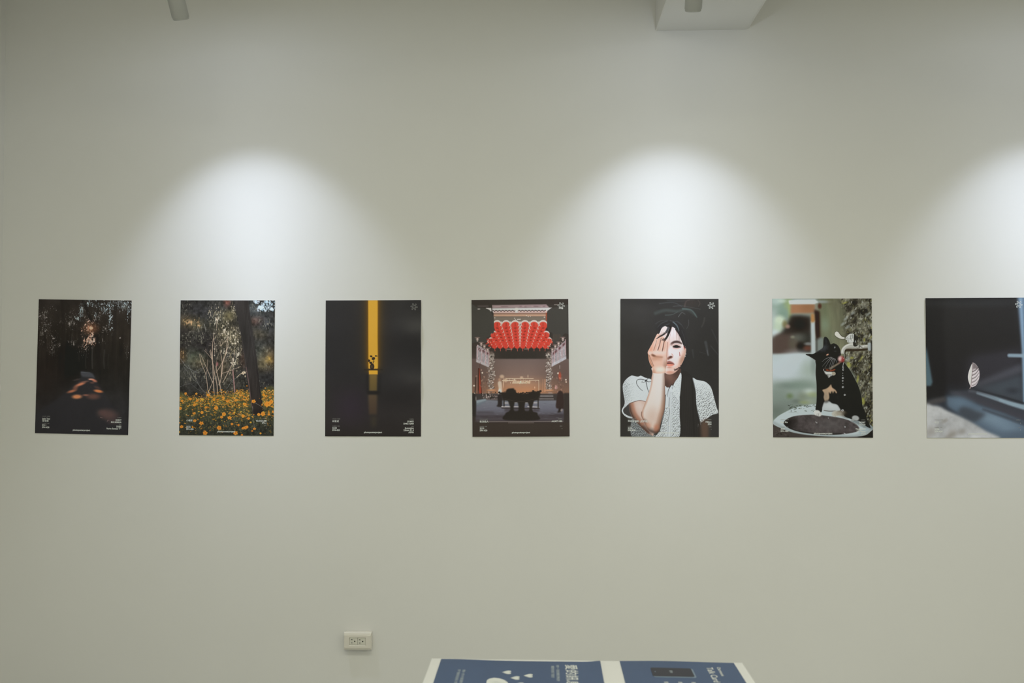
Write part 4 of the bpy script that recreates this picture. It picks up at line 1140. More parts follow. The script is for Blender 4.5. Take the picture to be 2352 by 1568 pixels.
    c.line([(245, 1222), (244, 1240)], 6, 4, (60, 66, 58), .8)
    c.line([(220, 1240), (320, 1250)], 4, 2, (130, 138, 136), .6)
    pool = c.mask([(168, 1356), (184, 1328), (222, 1302), (280, 1282), (360, 1271), (500, 1267), (620, 1279), (750, 1298), (850, 1328), (920, 1368), (948, 1406), (932, 1434), (850, 1456), (720, 1470), (560, 1471), (400, 1456), (280, 1430), (204, 1396)], True, 2)
    c.fill(pool, (82, 77, 77))
    c.a = c.a * (1 + ((vnoise(g, 26, 40, 4) - .5) * .5 * pool)[..., None])
    c.dab(210, 1350, 80, 60, (38, 35, 35), .85, 0, .9, pool)
    c.dab(640, 1370, 130, 60, (104, 102, 102), .5, 0, 1, pool)
    c.line([(170, 1360), (300, 1434), (560, 1468), (760, 1462)], 16, 12, (44, 42, 42), .8, soft=6, clip=pool)
    c.line([(860, 1336), (930, 1380), (946, 1410)], 8, 5, (130, 128, 126), .6, soft=3)
    for x, y in ((500, 1342), (510, 1350), (800, 1388), (800, 1394), (790, 1456), (800, 1460), (628, 1300)):
        c.dab(x, y, 5, 4, (206, 210, 210), .85, 40, .4)
    # body of the cat
    blk = (25, 24, 24)
    bm = c.poly([(504, 690), (500, 760), (497, 850), (506, 940), (508, 1050), (506, 1140), (496, 1214), (520, 1232), (556, 1240), (572, 1180), (600, 1220), (760, 1246), (800, 1284), (868, 1312), (900, 1328), (948, 1330), (1000, 1372), (1062, 1402), (1040, 1344), (1022, 1310), (1008, 1240), (978, 1170), (970, 1090), (942, 985), (904, 904), (856, 816), (796, 736), (740, 690), (620, 660)],
                blk, True, 1.5)
    c.line([(506, 720), (500, 850), (510, 960), (512, 1120)], 8, 6, (62, 58, 56), .6, soft=5, clip=bm)
    c.line([(590, 1010), (570, 1120), (560, 1230)], 16, 14, (48, 46, 45), .6, soft=8, clip=bm)
    # chest and belly fur
    fur = c.poly([(564, 1012), (600, 998), (630, 980), (655, 952), (668, 986), (700, 1008), (718, 1038), (706, 1046), (690, 1022), (676, 1050), (664, 1022), (650, 1052), (634, 1034), (638, 1090), (622, 1122), (596, 1130), (580, 1090), (584, 1046)], (172, 152, 128), True, 3)
    c.dab(600, 1080, 22, 40, (140, 130, 116), .6, 0, 1, fur)
    c.dab(655, 1000, 26, 20, (196, 164, 138), .6, 0, 1, fur)
    bel = c.poly([(566, 1206), (574, 1160), (590, 1130), (632, 1124), (668, 1148), (716, 1160), (740, 1190), (752, 1224), (690, 1236), (596, 1226)], (176, 184, 184), True, 3)
    c.dab(610, 1130, 26, 14, (80, 76, 72), .7, -20, .9)
    c.line([(584, 1222), (640, 1230), (700, 1226)], 8, 6, (60, 56, 54), .7, soft=4)
    c.dab(660, 1180, 60, 24, (192, 198, 198), .6, 10, 1, bel)
    bib = c.poly([(582, 812), (610, 822), (660, 824), (694, 836), (690, 856), (664, 864), (650, 872), (630, 886), (618, 862), (598, 848)], (196, 200, 194), True, 3)
    for k in range(14):
        x = 590 + k * 7.5
        c.line([(x, 846), (x + g.normal() * 5 + 4, 874)], 4, 2, blk, .5)
    c.line([(576, 795), (620, 810), (690, 806)], 8, 8, (58, 44, 38), .9)
    c.line([(612, 806), (660, 812), (694, 800)], 18, 14, (146, 78, 54), .85, soft=4)
    c.dab(636, 806, 5, 10, (40, 34, 30), .9)
    c.dab(578, 804, 4, 12, (190, 190, 186), .8, -10, .5)
    c.dab(683, 842, 20, 19, (172, 166, 150), 1, 0, .25)
    c.dab(683, 842, 14, 13, (150, 144, 128), .6, 0, .5)
    # paws
    c.dab(514, 1248, 36, 30, (200, 203, 200), 1, 20, .3)
    c.dab(536, 1262, 22, 22, (190, 192, 188), 1, 0, .35)
    for x in (512, 530):
        c.line([(x, 1254), (x - 3, 1276)], 4, 3, (90, 86, 84), .6)
    c.dab(700, 1256, 36, 30, (176, 176, 166), 1, -10, .3)
    c.dab(760, 1250, 56, 28, (150, 144, 130), .9, 0, .5)
    c.line([(694, 1262), (700, 1284)], 3, 3, (100, 96, 88), .6)
    c.dab(820, 1262, 40, 30, (44, 40, 36), .8, 0, .9)
    c.dab(908, 1300, 38, 28, (162, 166, 164), 1, 10, .3)
    c.dab(880, 1318, 24, 12, (150, 154, 152), .9, -10, .4)
    # head
    hm = c.poly([(393, 645), (430, 640), (470, 640), (516, 612), (556, 588), (574, 566), (577, 520), (580, 482), (594, 463), (618, 474), (638, 506), (652, 540), (682, 530), (716, 544), (740, 574), (752, 610), (756, 650), (738, 684), (724, 716), (706, 744), (650, 776), (586, 794), (530, 752), (504, 714), (474, 690), (430, 664)],
                (31, 30, 31), True, 1.5)
    c.dab(590, 570, 34, 26, (84, 88, 92), .6, -20, 1, hm)
    c.dab(570, 600, 40, 24, (64, 66, 70), .6, -30, 1, hm)
    c.dab(604, 510, 14, 36, (60, 62, 66), .7, -10, .9, hm)
    c.line([(580, 500), (596, 466), (620, 476), (640, 512)], 5, 4, (66, 66, 68), .7, soft=3)
    c.line([(500, 626), (548, 600), (572, 578)], 5, 3, (120, 122, 124), .6, soft=3)
    c.line([(420, 656), (470, 690), (500, 712)], 6, 5, (110, 100, 96), .5, soft=4)
    c.dab(690, 600, 40, 40, (22, 21, 22), .8, 0, 1, hm)
    for _ in range(60):
        x, y = g.uniform(540, 640), g.uniform(550, 620)
        c.line([(x, y), (x - 10, y + 12)], 2, 1.5, (92, 94, 98), .3, clip=hm)
    c.poly([(604, 656), (612, 642), (632, 638), (626, 652)], (206, 164, 140), True, 2)
    c.dab(693, 574, 7, 12, (120, 124, 128), .8, 10, .5)
    c.dab(696, 570, 4, 5, (220, 224, 226), .9, 0, .4)
    c.dab(700, 612, 18, 8, (74, 74, 76), .7, 0, .8)
    c.dab(742, 640, 12, 8, (70, 60, 60), .7, 0, .7)
    c.line([(650, 790), (690, 764), (740, 735)], 26, 18, (146, 136, 120), .85, soft=8)
    c.line([(590, 790), (640, 788), (690, 762)], 12, 10, (108, 100, 90), .6, soft=6)
    c.dab(762, 694, 30, 32, (150, 78, 76), 1, 20, .45)
    c.dab(748, 688, 20, 25, (208, 190, 184), .9, 10, .8)
    c.dab(778, 704, 14, 20, (140, 56, 56), .7, 0, .8)
    c.dab(745, 728, 22, 8, (124, 96, 86), .8, -20, .6)
    for pts in ([(664, 672), (620, 706), (566, 768)], [(668, 678), (630, 720), (592, 786)], [(674, 682), (652, 730), (634, 788)], [(682, 684), (670, 730), (656, 782)], [(690, 688), (686, 726), (668, 776)], [(696, 688), (708, 712), (716, 734)], [(650, 672), (600, 690), (562, 722)]):
        c.line(pts, 4, 1.6, (206, 208, 208), .75)
    for pts in ([(648, 540), (652, 510), (648, 490)], [(655, 540), (668, 516), (690, 500)], [(660, 536), (664, 508), (670, 488)]):
        c.line(pts, 2.5, 1.5, (92, 92, 90), .5)
    # tap
    c.poly([(690, 436), (698, 414), (714, 404), (734, 412), (752, 436), (774, 456), (800, 466), (796, 490), (756, 488), (722, 474), (700, 456)], (70, 68, 60), True, 2, .8)
    hd = c.poly([(693, 436), (700, 416), (714, 408), (732, 416), (750, 442), (772, 462), (796, 470), (792, 485), (756, 483), (722, 468), (702, 452)], (206, 206, 198), True, 1.5)
    c.line([(704, 424), (724, 452), (770, 476)], 10, 6, (222, 222, 216), .7, soft=4, clip=hd)
    c.poly([(880, 430), (904, 438), (918, 470), (918, 510), (906, 540), (930, 552), (900, 566), (884, 540)], (48, 47, 44), True, 2)
    kn = c.poly([(806, 474), (820, 456), (846, 434), (872, 430), (892, 434), (890, 470), (886, 520), (828, 521), (822, 498), (808, 492)], (190, 194, 190), True, 1.5)
    for pts, col in (([(862, 446), (858, 480), (868, 500)], (84, 84, 80)), ([(880, 440), (878, 500)], (96, 96, 92)), ([(824, 486), (850, 484), (874, 478)], (110, 112, 108)), ([(838, 500), (838, 518)], (130, 132, 128)), ([(812, 482), (826, 470)], (120, 120, 114))):
        c.line(pts, 6, 4, col, .7, clip=kn)
    c.dab(878, 492, 6, 14, (230, 232, 230), .9, 20, .4, kn)
    c.dab(908, 512, 5, 14, (190, 194, 192), .8, 10, .4)
    c.line([(800, 600), (850, 602), (910, 600), (960, 596), (1040, 590)], 24, 26, (58, 50, 40), .9, soft=3)
    c.poly([(800, 592), (812, 604), (800, 636), (790, 640)], (50, 44, 36), False, 2, .9)
    sp = c.poly([(757, 634), (764, 592), (792, 556), (838, 531), (880, 523), (886, 552), (908, 564), (946, 545), (978, 550), (1036, 545), (1036, 578), (990, 584), (912, 588), (842, 586), (806, 594), (796, 614), (790, 638)], (172, 174, 166), True, 1.5)
    c.line([(772, 620), (778, 588), (806, 560), (850, 540), (878, 538)], 14, 12, (214, 216, 210), .7, soft=6, clip=sp)
    c.line([(796, 620), (812, 590), (850, 580), (920, 582), (1036, 576)], 8, 8, (104, 98, 88), .7, soft=4, clip=sp)
    c.dust(958, 562, 30, 20, 30, 2, 6, [(210, 212, 206), (92, 92, 86), (150, 152, 146)], .5, .9, 1.8, (0, 180), sp)
    c.line([(980, 556), (1034, 554)], 8, 8, (196, 198, 192), .8, soft=4)
    c.poly([(1036, 530), (1052, 523), (1068, 526), (1074, 560), (1070, 600), (1048, 608), (1036, 592)], (152, 160, 160), True, 2)
    c.line([(1048, 530), (1046, 600)], 8, 7, (190, 196, 196), .7, soft=3)
    c.box(1068, 500, 1080, 640, (48, 46, 44), 4, .7)
    # water
    wt = (214, 218, 216)
    c.line([(790, 640), (796, 664), (784, 690)], 4, 3, wt, .7)
    c.line([(786, 730), (778, 764), (776, 778)], 8, 5, wt, .7)
    for x, y, rx, ry in ((780, 800, 8, 14), (778, 888, 11, 10), (776, 916, 8, 9), (778, 981, 11, 11), (797, 1062, 11, 10), (775, 1220, 13, 11), (780, 776, 8, 8)):
        c.dab(x, y, rx, ry, (196, 200, 200), .85, 0, .3)
        c.dab(x + 1, y, rx * .5, ry * .5, (50, 50, 50), .85, 0, .4)
        c.dab(x - rx * .4, y + ry * .3, rx * .3, ry * .3, (240, 242, 242), .9, 0, .4)
    for x, y in ((777, 838), (777, 862), (778, 944)):
        c.dab(x, y, 4, 6, (190, 194, 192), .8, 0, .4)
    c.a = (c.a - 120) * 1.12 + 112
    return c.done(2.0)


# ------------------------------------------------------------ 7 falling leaf
def art_leaf():
    c = Canvas((100, 64), (1138, 58), (121, 1502), (1163, 1503), (39, 38, 40), 77)
    g = c.rng
    c.a = c.a * 0 + vramp([(0, (46, 46, 47)), (.3, (38, 37, 38)), (.6, (35, 34, 37)), (.75, (46, 50, 57)), (1, (70, 82, 94))])
    # interior, far wall and its lighter floor
    c.poly([(560, 620), (1080, 560), (1110, 1180), (700, 1060), (520, 980)], (52, 51, 56), False, 40, .8)
    c.poly([(640, 930), (1090, 740), (1100, 830), (700, 960), (610, 990)], (74, 76, 82), False, 18, .8)
    c.poly([(600, 1000), (1100, 850), (1110, 1140), (900, 1080), (700, 1020)], (66, 74, 80), False, 24, .8)
    c.dab(1000, 1020, 60, 30, (46, 48, 54), .7, 0, 1)
    c.poly([(96, 60), (300, 60), (320, 1000), (300, 1090), (110, 1120)], (30, 29, 31), False, 16, .9)
    c.poly([(240, 60), (1040, 60), (1060, 580), (700, 640), (330, 700), (300, 500)], (36, 35, 36), False, 24, .7)
    c.dab(640, 110, 420, 40, (50, 51, 52), .6, 0, 1)
    c.poly([(108, 560), (122, 620), (150, 780), (176, 930), (160, 970), (110, 970)], (82, 106, 114), False, 7, .9)
    # door post and bar
    c.poly([(1050, 50), (1180, 50), (1180, 1200), (1110, 1180), (1094, 600)], (100, 120, 134), False, 10)
    c.line([(1085, 80), (1100, 300), (1112, 700), (1125, 1180)], 26, 22, (128, 152, 166), .6, soft=10)
    c.line([(1130, 80), (1150, 700)], 50, 50, (82, 100, 116), .6, soft=14)
    c.line([(965, 655), (1110, 658)], 36, 38, (126, 146, 154), .95, soft=10)
    # sill
    c.poly([(350, 1020), (620, 1010), (1180, 1190), (1180, 1330), (700, 1180), (380, 1080)], (58, 60, 66), False, 12)
    c.line([(640, 1040), (800, 1090), (980, 1150), (1160, 1200)], 26, 52, (132, 152, 160), .95, soft=11)
    c.line([(560, 1020), (700, 1050), (850, 1110)], 30, 14, (80, 84, 90), .7, soft=14)
    c.line([(620, 1010), (900, 1080), (1160, 1160)], 12, 20, (40, 42, 46), .8, soft=9)
    c.line([(420, 1046), (620, 1110), (900, 1220), (1180, 1320)], 30, 60, (62, 62, 68), .9, soft=16)
    # blue-grey steps
    c.poly([(320, 1080), (480, 1090), (700, 1180), (1180, 1360), (1180, 1520), (820, 1520), (560, 1330), (330, 1180)], (82, 97, 110), False, 14)
    c.dab(470, 1150, 110, 60, (96, 116, 130), .7, 20, 1)
    c.dab(800, 1310, 180, 60, (118, 138, 150), .75, 16, 1)
    c.dab(940, 1400, 150, 60, (112, 132, 146), .6, 16, 1)
    c.poly([(500, 1180), (640, 1230), (720, 1260), (610, 1340), (500, 1300), (440, 1230)], (60, 64, 70), True, 18, .85)
    c.line([(700, 1210), (930, 1290), (1160, 1370)], 24, 46, (64, 70, 78), .8, soft=14)
    c.dab(1050, 1470, 120, 40, (76, 88, 100), .6, 0, 1)
    # pale stone slab
    c.poly([(110, 1130), (200, 1100), (300, 1080), (320, 1120), (240, 1150), (110, 1170)], (72, 70, 70), False, 12, .9)
    slab = c.poly([(100, 1178), (180, 1172), (250, 1182), (330, 1226), (470, 1288), (600, 1356), (720, 1430), (850, 1520), (100, 1520)], (172, 175, 173), True, 11)
    c.a = c.a * (1 + ((vnoise(g, 7, 10, 4) - .5) * .35 * slab)[..., None])
    for x, y, rx, ry in ((380, 1460, 50, 36), (480, 1440, 34, 26), (160, 1440, 50, 40), (300, 1330, 30, 16), (350, 1490, 60, 20)):
        c.dab(x, y, rx, ry, (132, 128, 120), .55, -30, 1, slab)
    # the leaf
    c.poly([(584, 738), (566, 772), (546, 830), (539, 880), (548, 928), (570, 970), (577, 900), (586, 800)], (226, 223, 221), True, 1.5)
    rh = c.poly([(588, 732), (618, 744), (648, 788), (659, 846), (650, 910), (624, 960), (590, 979), (572, 974), (578, 900), (586, 800)], (196, 188, 187), True, 1.5)
    c.poly([(592, 732), (622, 746), (650, 790), (656, 830), (640, 800), (612, 790), (588, 800)], (98, 90, 88), True, 5, .8, rh)
    for k in range(6):
        y = 790 + k * 36
        c.line([(583, y + 34), (620, y + 14), (650, y - 26)], 11, 6, (84, 76, 76), .85 - .08 * k, soft=4, clip=rh)
        c.line([(583, y + 48), (624, y + 28), (654, y - 10)], 8, 6, (230, 220, 218), .7, soft=4, clip=rh)
    c.line([(588, 730), (584, 800), (578, 880), (570, 968), (562, 994)], 6, 5, (120, 104, 100), .9, soft=2)
    c.line([(572, 962), (566, 980), (560, 996)], 6, 7, (200, 180, 172), .9, soft=1.6)
    c.line([(586, 728), (582, 744)], 6, 4, (110, 104, 100), .9)
    return c.done(2.0)


# ------------------------------------------------------------------ ceiling spotlights

def spot_profile(nt):
    """luminous intensity against the angle from the beam axis: a bright core and a wide weak spill"""
    em = nt.nodes['Emission']
    tc = nt.nodes.new('ShaderNodeTexCoord')
    sp = nt.nodes.new('ShaderNodeSeparateXYZ')
    nt.links.new(tc.outputs['Normal'], sp.inputs[0])
    ab = nt.nodes.new('ShaderNodeMath')
    ab.operation = 'ABSOLUTE'
    nt.links.new(sp.outputs['Z'], ab.inputs[0])
    ac = nt.nodes.new('ShaderNodeMath')
    ac.operation = 'ARCCOSINE'
    nt.links.new(ab.outputs[0], ac.inputs[0])
    dv = nt.nodes.new('ShaderNodeMath')
    dv.operation = 'DIVIDE'
    dv.inputs[1].default_value = math.pi / 2
    nt.links.new(ac.outputs[0], dv.inputs[0])
    cr = nt.nodes.new('ShaderNodeValToRGB')
    cr.color_ramp.interpolation = 'LINEAR'
    e = cr.color_ramp.elements
    pts = SPOT_PROFILE
    mx = max(v for _, v in pts)
    e[0].position, e[1].position = pts[0][0] / 90, pts[-1][0] / 90
    e[0].color = (pts[0][1] / mx,) * 3 + (1,)
    e[1].color = (pts[-1][1] / mx,) * 3 + (1,)
    for d, v in pts[1:-1]:
        q = e.new(d / 90)
        q.color = (v / mx,) * 3 + (1,)
    nt.links.new(dv.outputs[0], cr.inputs[0])
    ml = nt.nodes.new('ShaderNodeMath')
    ml.operation = 'MULTIPLY'
    ml.inputs[1].default_value = mx
    nt.links.new(cr.outputs[0], ml.inputs[0])
    nt.links.new(ml.outputs[0], em.inputs['Strength'])


M_LENS = bpy.data.materials.new('lit_lens')
M_LENS.use_nodes = True
_b = M_LENS.node_tree.nodes['Principled BSDF']
_b.inputs['Base Color'].default_value = (0.9, 0.9, 0.9, 1)
_b.inputs['Emission Color'].default_value = (1.0, 0.97, 0.92, 1)
_b.inputs['Emission Strength'].default_value = 8.0
spot_d = bpy.data.lights.new('spotlight_beam', 'SPOT')
spot_d.energy = SPOT_W
spot_d.color = SPOT_C
spot_d.spot_size = math.radians(179)
spot_d.spot_blend = 0.0
spot_d.shadow_soft_size = 0.018
spot_d.use_nodes = True
spot_profile(spot_d.node_tree)


def make_spot(x, aim_x, ztop, label):
    """a cylinder lamp head tipped down towards the wall, on a stem from a round canopy at height ztop"""
    tip = Vector((x, -0.65, 2.78))
    ax = Vector((aim_x - x, math.cos(math.radians(TILT)), -math.sin(math.radians(TILT)))).normalized()
    rot = ax.to_track_quat('Z', 'Y').to_matrix()
    j = tip + rot @ Vector((0, 0, -0.115))
    base = Vector((j.x, j.y, ztop))
    root = empty('spotlight', base)
    tag(root, label, 'spotlight', 'grey ceiling spotlights')
    mt = Matrix.Translation(tip - base) @ rot.to_4x4()
    bm = bmesh.new()
    lathe(bm, [(0.026, -0.150), (0.0295, -0.1465), (0.0300, -0.142), (0.0300, -0.0090), (0.0290, -0.0072)], 48)
    from_bm('lamp_body', bm, M_LAMP, root, smooth=True).matrix_local = mt
    bm = bmesh.new()
    lathe(bm, [(0.0225, -0.0071), (0.0280, -0.0072), (0.0280, -0.0022), (0.0262, 0.0), (0.0225, 0.0), (0.0225, -0.0122)], 48, False, False)
    from_bm('bezel', bm, M_LAMP, root, smooth=True).matrix_local = mt
    bm = bmesh.new()
    lathe(bm, [(0.0223, -0.0068), (0.0223, -0.005), (0.014, -0.0035)], 32)
    from_bm('lens', bm, M_LENS, root, smooth=True).matrix_local = mt
    bm = bmesh.new()
    lathe(bm, [(0.009, j.z - base.z), (0.009, -0.010)], 20)
    from_bm('stem', bm, M_LAMP, root, smooth=True)
    bm = bmesh.new()
    lathe(bm, [(0.030, -0.012), (0.034, -0.009), (0.034, 0.0)], 40)
    from_bm('canopy', bm, M_TRACK, root, smooth=True)
    L = bpy.data.objects.new('spotlight_beam', spot_d)
    COL.objects.link(L)
    L.parent = root
    L.matrix_local = Matrix.Translation(tip - base + ax * 0.004) @ ax.to_track_quat('-Z', 'Y').to_matrix().to_4x4()
    return root


make_spot(-1.306, -1.254, ZC, 'grey-shaded white cylinder spotlight at the top left, in front of bare wall')
make_spot(0.534, 0.552, bz, 'grey-shaded white cylinder spotlight in front of the white boxed beam')
make_spot(2.130, 2.130, ZC, 'grey-shaded white cylinder spotlight out past the right edge, lighting the wall above the leaf poster')

# ------------------------------------------------------------------ wall outlet
px, pz = -0.7945, 0.3385
outlet = tag(empty('wall_outlet', (px, 0, pz)), 'ivory double wall socket low on the wall, left of the blue table sheets', 'outlet')
bm = bmesh.new()
add_box(bm, (-0.0575, -0.024, -0.0365), (0.0575, 0.0, 0.0365), 0.004, 3)
from_bm('back_box', bm, M_PLATE, outlet, smooth=True)
# cover plate with an opening, its long edges rolled back
bm = bmesh.new()
W, Hh, d0, d1 = 0.0600, 0.0385, -0.024, -0.0355
outer_b = [(-W, -Hh), (W, -Hh), (W, Hh), (-W, Hh)]
rings = []
for (w, h, y) in ((W, Hh, d0), (W, Hh, -0.0265), (W - 0.0006, Hh - 0.0010, -0.0290), (W - 0.0014, Hh - 0.0040, -0.0318), (W - 0.0030, Hh - 0.0125, d1), (0.0362, 0.0172, d1), (0.0345, 0.0158, d1 + 0.002), (0.0345, 0.0158, -0.024)):
    rings.append([bm.verts.new((sx * w, y, sz * h)) for sx, sz in ((-1, -1), (1, -1), (1, 1), (-1, 1))])
for a, b in zip(rings[:-1], rings[1:]):
    for i in range(4):
        bm.faces.new((a[i], a[(i + 1) % 4], b[(i + 1) % 4], b[i]))
bm.faces.new(rings[0])
from_bm('cover_plate', bm, M_PLATE, outlet)


def socket_face(cx):
    """one two-slot socket turned on its side, with a round earth hole at the right"""
    bm = bmesh.new()
    add_box(bm, (cx - 0.0168, -0.0330, -0.0154), (cx + 0.0168, -0.0245, 0.0154), 0.0008, 1)
    o = from_bm('socket', bm, M_INSERT, outlet)
    for nm, lo, hi in (('slot_well', (-0.0125, -0.0338, 0.0050), (-0.0025, -0.0325, 0.0110)), ('slot_well', (-0.0125, -0.0338, -0.0110), (-0.0025, -0.0325, -0.0050)), ('earth_well', (0.0015, -0.0338, -0.0100), (0.0100, -0.0325, 0.0100))):
        bm = bmesh.new()
        add_box(bm, (cx + lo[0], lo[1], lo[2]), (cx + hi[0], hi[1], hi[2]), 0.0006, 1)
        from_bm(nm, bm, M_INSERT, o)
    for zc in (0.0075, -0.0062):
        bm = bmesh.new()
        add_box(bm, (cx - 0.0108, -0.0341, zc - 0.0010), (cx - 0.0042, -0.0334, zc + 0.0010))
        from_bm('slot', bm, M_HOLE, o)
    bm = bmesh.new()
    prism(bm, [(cx + 0.0058 + 0.0026 * math.cos(a), 0.0005 + 0.0026 * math.sin(a)) for a in [i * math.pi / 8 for i in range(16)]], 'y', -0.0341, -0.0334)
    from_bm('earth_hole', bm, M_HOLE, o)


socket_face(-0.0172)
socket_face(0.0172)

# ------------------------------------------------------------------ lettering helpers


def text_mesh(lines):
    """lines: (string, size, x, y, align, bold) -> vertex array (x, y) and faces of all of them together"""
    V, F = [], []
    for body, size, x, y, al, bold in lines:
        cu = bpy.data.curves.new('t', 'FONT')
        cu.body = body
        cu.size = size
        cu.align_x = al
        cu.offset = size * (bold if body.isascii() else 0.013)
        cu.resolution_u = 3
        cu.space_character = 1.04
        o = bpy.data.objects.new('t', cu)
        COL.objects.link(o)
        dg = bpy.context.evaluated_depsgraph_get()
        me = bpy.data.meshes.new_from_object(o.evaluated_get(dg))
        n = sum(len(v) for v in V)
        co = np.zeros(len(me.vertices) * 3)
        me.vertices.foreach_get('co', co)
        co = co.reshape(-1, 3)[:, :2] + np.array([x, y])
        V.append(co)
        F += [[n + i for i in p.vertices] for p in me.polygons]
        bpy.data.meshes.remove(me)
        bpy.data.objects.remove(o)
        bpy.data.curves.remove(cu)
    return np.concatenate(V), F


def stroke_outline(pts, w):
    """closed polyline -> a ribbon of width w"""
    p = np.array(pts)
    n = len(p)
    V, F = [], []
    for i in range(n):
        a, b, c = p[(i - 1) % n], p[i], p[(i + 1) % n]
        d0, d1 = (b - a) / np.linalg.norm(b - a), (c - b) / np.linalg.norm(c - b)
        n0, n1 = np.array([-d0[1], d0[0]]), np.array([-d1[1], d1[0]])
        m = (n0 + n1) / max(1 + n0 @ n1, 0.35)
        V += [b + m * w / 2, b - m * w / 2]
    for i in range(n):
        j = (i + 1) % n
        F.append([2 * i, 2 * i + 1, 2 * j + 1, 2 * j])
    return np.array(V), F


def asterisk(cx, cy, r, w, t, a0):
    """the six-armed asterisk mark, drawn in outline"""
    pts = []
    for k in range(6):
        a = math.radians(a0 + 60 * k)
        u, v = np.array([math.cos(a), math.sin(a)]), np.array([-math.sin(a), math.cos(a)])
        rr = w / 2 / math.tan(math.radians(30)) * 1.25
        m = a - math.radians(30)
        pts.append(np.array([math.cos(m), math.sin(m)]) * rr * 0.92)
        for s, e in ((-1, 0.86), (-0.55, 1.0), (0.55, 1.0), (1, 0.86)):
            pts.append(u * r * e + v * w / 2 * s)
    return stroke_outline([q + np.array([cx, cy]) for q in pts], t)


# ------------------------------------------------------------------ the seven posters
SW, SH = 0.4205, 0.5935


def srgb2lin(a):
    a = a / 255.0
    return np.where(a <= 0.04045, a / 12.92, ((a + 0.055) / 1.055) ** 2.4)


def lin2srgb(a):
    a = np.clip(a, 0, 1)
    return np.where(a <= 0.0031308, a * 12.92, 1.055 * a ** (1 / 2.4) - 0.055)


def print_material(name, art, light, sheen, rough):
    """flat colour print on satin paper: the painting as ink reflectance"""
    a = art()
    h, w = a.shape[:2]
    r = np.clip((srgb2lin(a) - sheen) / np.array(light), 0.0035, None)
    r = r * np.minimum(1.0, 0.92 / r.max(-1, keepdims=True)) ** 0.75     # brightest inks keep their hue
    ink = lin2srgb(np.clip(r, 0.0035, 0.92))
    im = bpy.data.images.new(name, w, h)
    buf = np.ones((h, w, 4), dtype=np.float32)
    buf[..., :3] = ink[::-1]
    im.pixels.foreach_set(buf.ravel())
    im.update()
    im.pack()
    m = mat(name, (0.1, 0.1, 0.1), rough, 0.4)
    nt = m.node_tree
    tx = nt.nodes.new('ShaderNodeTexImage')
    tx.image = im
    tx.extension = 'EXTEND'
    uv = nt.nodes.new('ShaderNodeUVMap')
    uv.uv_map = 'UVMap'
    nt.links.new(uv.outputs[0], tx.inputs[0])
    nt.links.new(tx.outputs[0], nt.nodes['Principled BSDF'].inputs['Base Color'])
    return m


def poster(cx, cz, rot, art, wave, label, left, right, cn, ink, logo_ink, light, sheen, rough=0.36):
    """a satin paper print taped to the wall; wave(u, v) is how far the paper stands off, u, v in 0..1"""
    def off(x, z):
        u, v = x / SW + 0.5, z / SH + 0.5
        return 0.0016 + wave(u, v)
    NX, NZ = 28, 38
    us, vs = np.linspace(0, 1, NX + 1), np.linspace(0, 1, NZ + 1)
    T = 0.0003
    V, F = [], []
    for back in (0, 1):
        for v in vs:
            for u in us:
                x, z = (u - 0.5) * SW, (v - 0.5) * SH
                V.append((x, -off(x, z) + T * back, z))
    nrow, N = NX + 1, (NX + 1) * (NZ + 1)
    for j in range(NZ):
        for i in range(NX):
            q = [j * nrow + i, j * nrow + i + 1, (j + 1) * nrow + i + 1, (j + 1) * nrow + i]
            F.append(q)
    nf = len(F)
    for j in range(NZ):
        for i in range(NX):
            q = [N + j * nrow + i, N + (j + 1) * nrow + i, N + (j + 1) * nrow + i + 1, N + j * nrow + i + 1]
            F.append(q)
    rim = list(range(NX)) + [j * nrow + NX for j in range(NZ)] + [NZ * nrow + i for i in range(NX, 0, -1)] + [j * nrow for j in range(NZ, 0, -1)]
    for a, b in zip(rim, rim[1:] + rim[:1]):
        F.append([a, a + N, b + N, b])
    me = bpy.data.meshes.new('poster')
    me.from_pydata(V, [], F)
    uvl = me.uv_layers.new(name='UVMap')
    for p in me.polygons:
        for li in p.loop_indices:
            x, _, z = V[me.loops[li].vertex_index]
            uvl.data[li].uv = (x / SW + 0.5, z / SH + 0.5)
        p.material_index = 0 if p.index < nf else 1
        p.use_smooth = p.index < 2 * nf
    me.set_sharp_from_angle(angle=math.radians(40))
    me.materials.append(print_material('poster_print', art, light, sheen, rough))
    me.materials.append(M_PAPER_BACK)
    o = link('poster', me, None)
    o.location = (cx, -0.0005, cz)
    o.rotation_euler = (0, math.radians(-rot), 0)
    tag(o, label, 'poster', 'photo posters in a row on the wall')

    def flat(name, V2, F2, m, lift=0.00025):
        me = bpy.data.meshes.new(name)
        me.from_pydata([(x, -off(x, z) - lift, z) for x, z in V2], [], F2)
        return link(name, me, m, o)

    L, R, B = -SW / 2 + 0.0315, SW / 2 - 0.0315, -SH / 2
    big, sm = 0.0096, 0.0047
    g1, g2 = [], []
    for s, y, k in left:
        (g1 if k else g2).append((s, big if k else sm, L, B + y, 'LEFT', 0.032 if k else 0.018))
    for s, y, k in right:
        (g1 if k else g2).append((s, big if k else sm, R, B + y, 'RIGHT', 0.032 if k else 0.018))
    for ln in g1:
        flat('caption', *text_mesh([ln]), ink)
    for ln in g2:
        flat('caption_heading', *text_mesh([ln]), M_INK_GRAY)
    flat('site_caption', *text_mesh([('photoposterproject', 0.0094, 0, B + 0.0145, 'CENTER', 0.034)]), ink)
    flat('asterisk_mark', *asterisk(SW / 2 - 0.031, SH / 2 - 0.029, 0.0148, 0.0046, 0.0014, -7), logo_ink)
    return o


def bump(u, v, cu, cv, su, sv):
    return np.exp(-((u - cu) / su) ** 2 - ((v - cv) / sv) ** 2)


def w_flat(u, v):
    return 0.0012 * np.sin(2.1 * u + 0.6) * np.sin(3 * v) ** 2


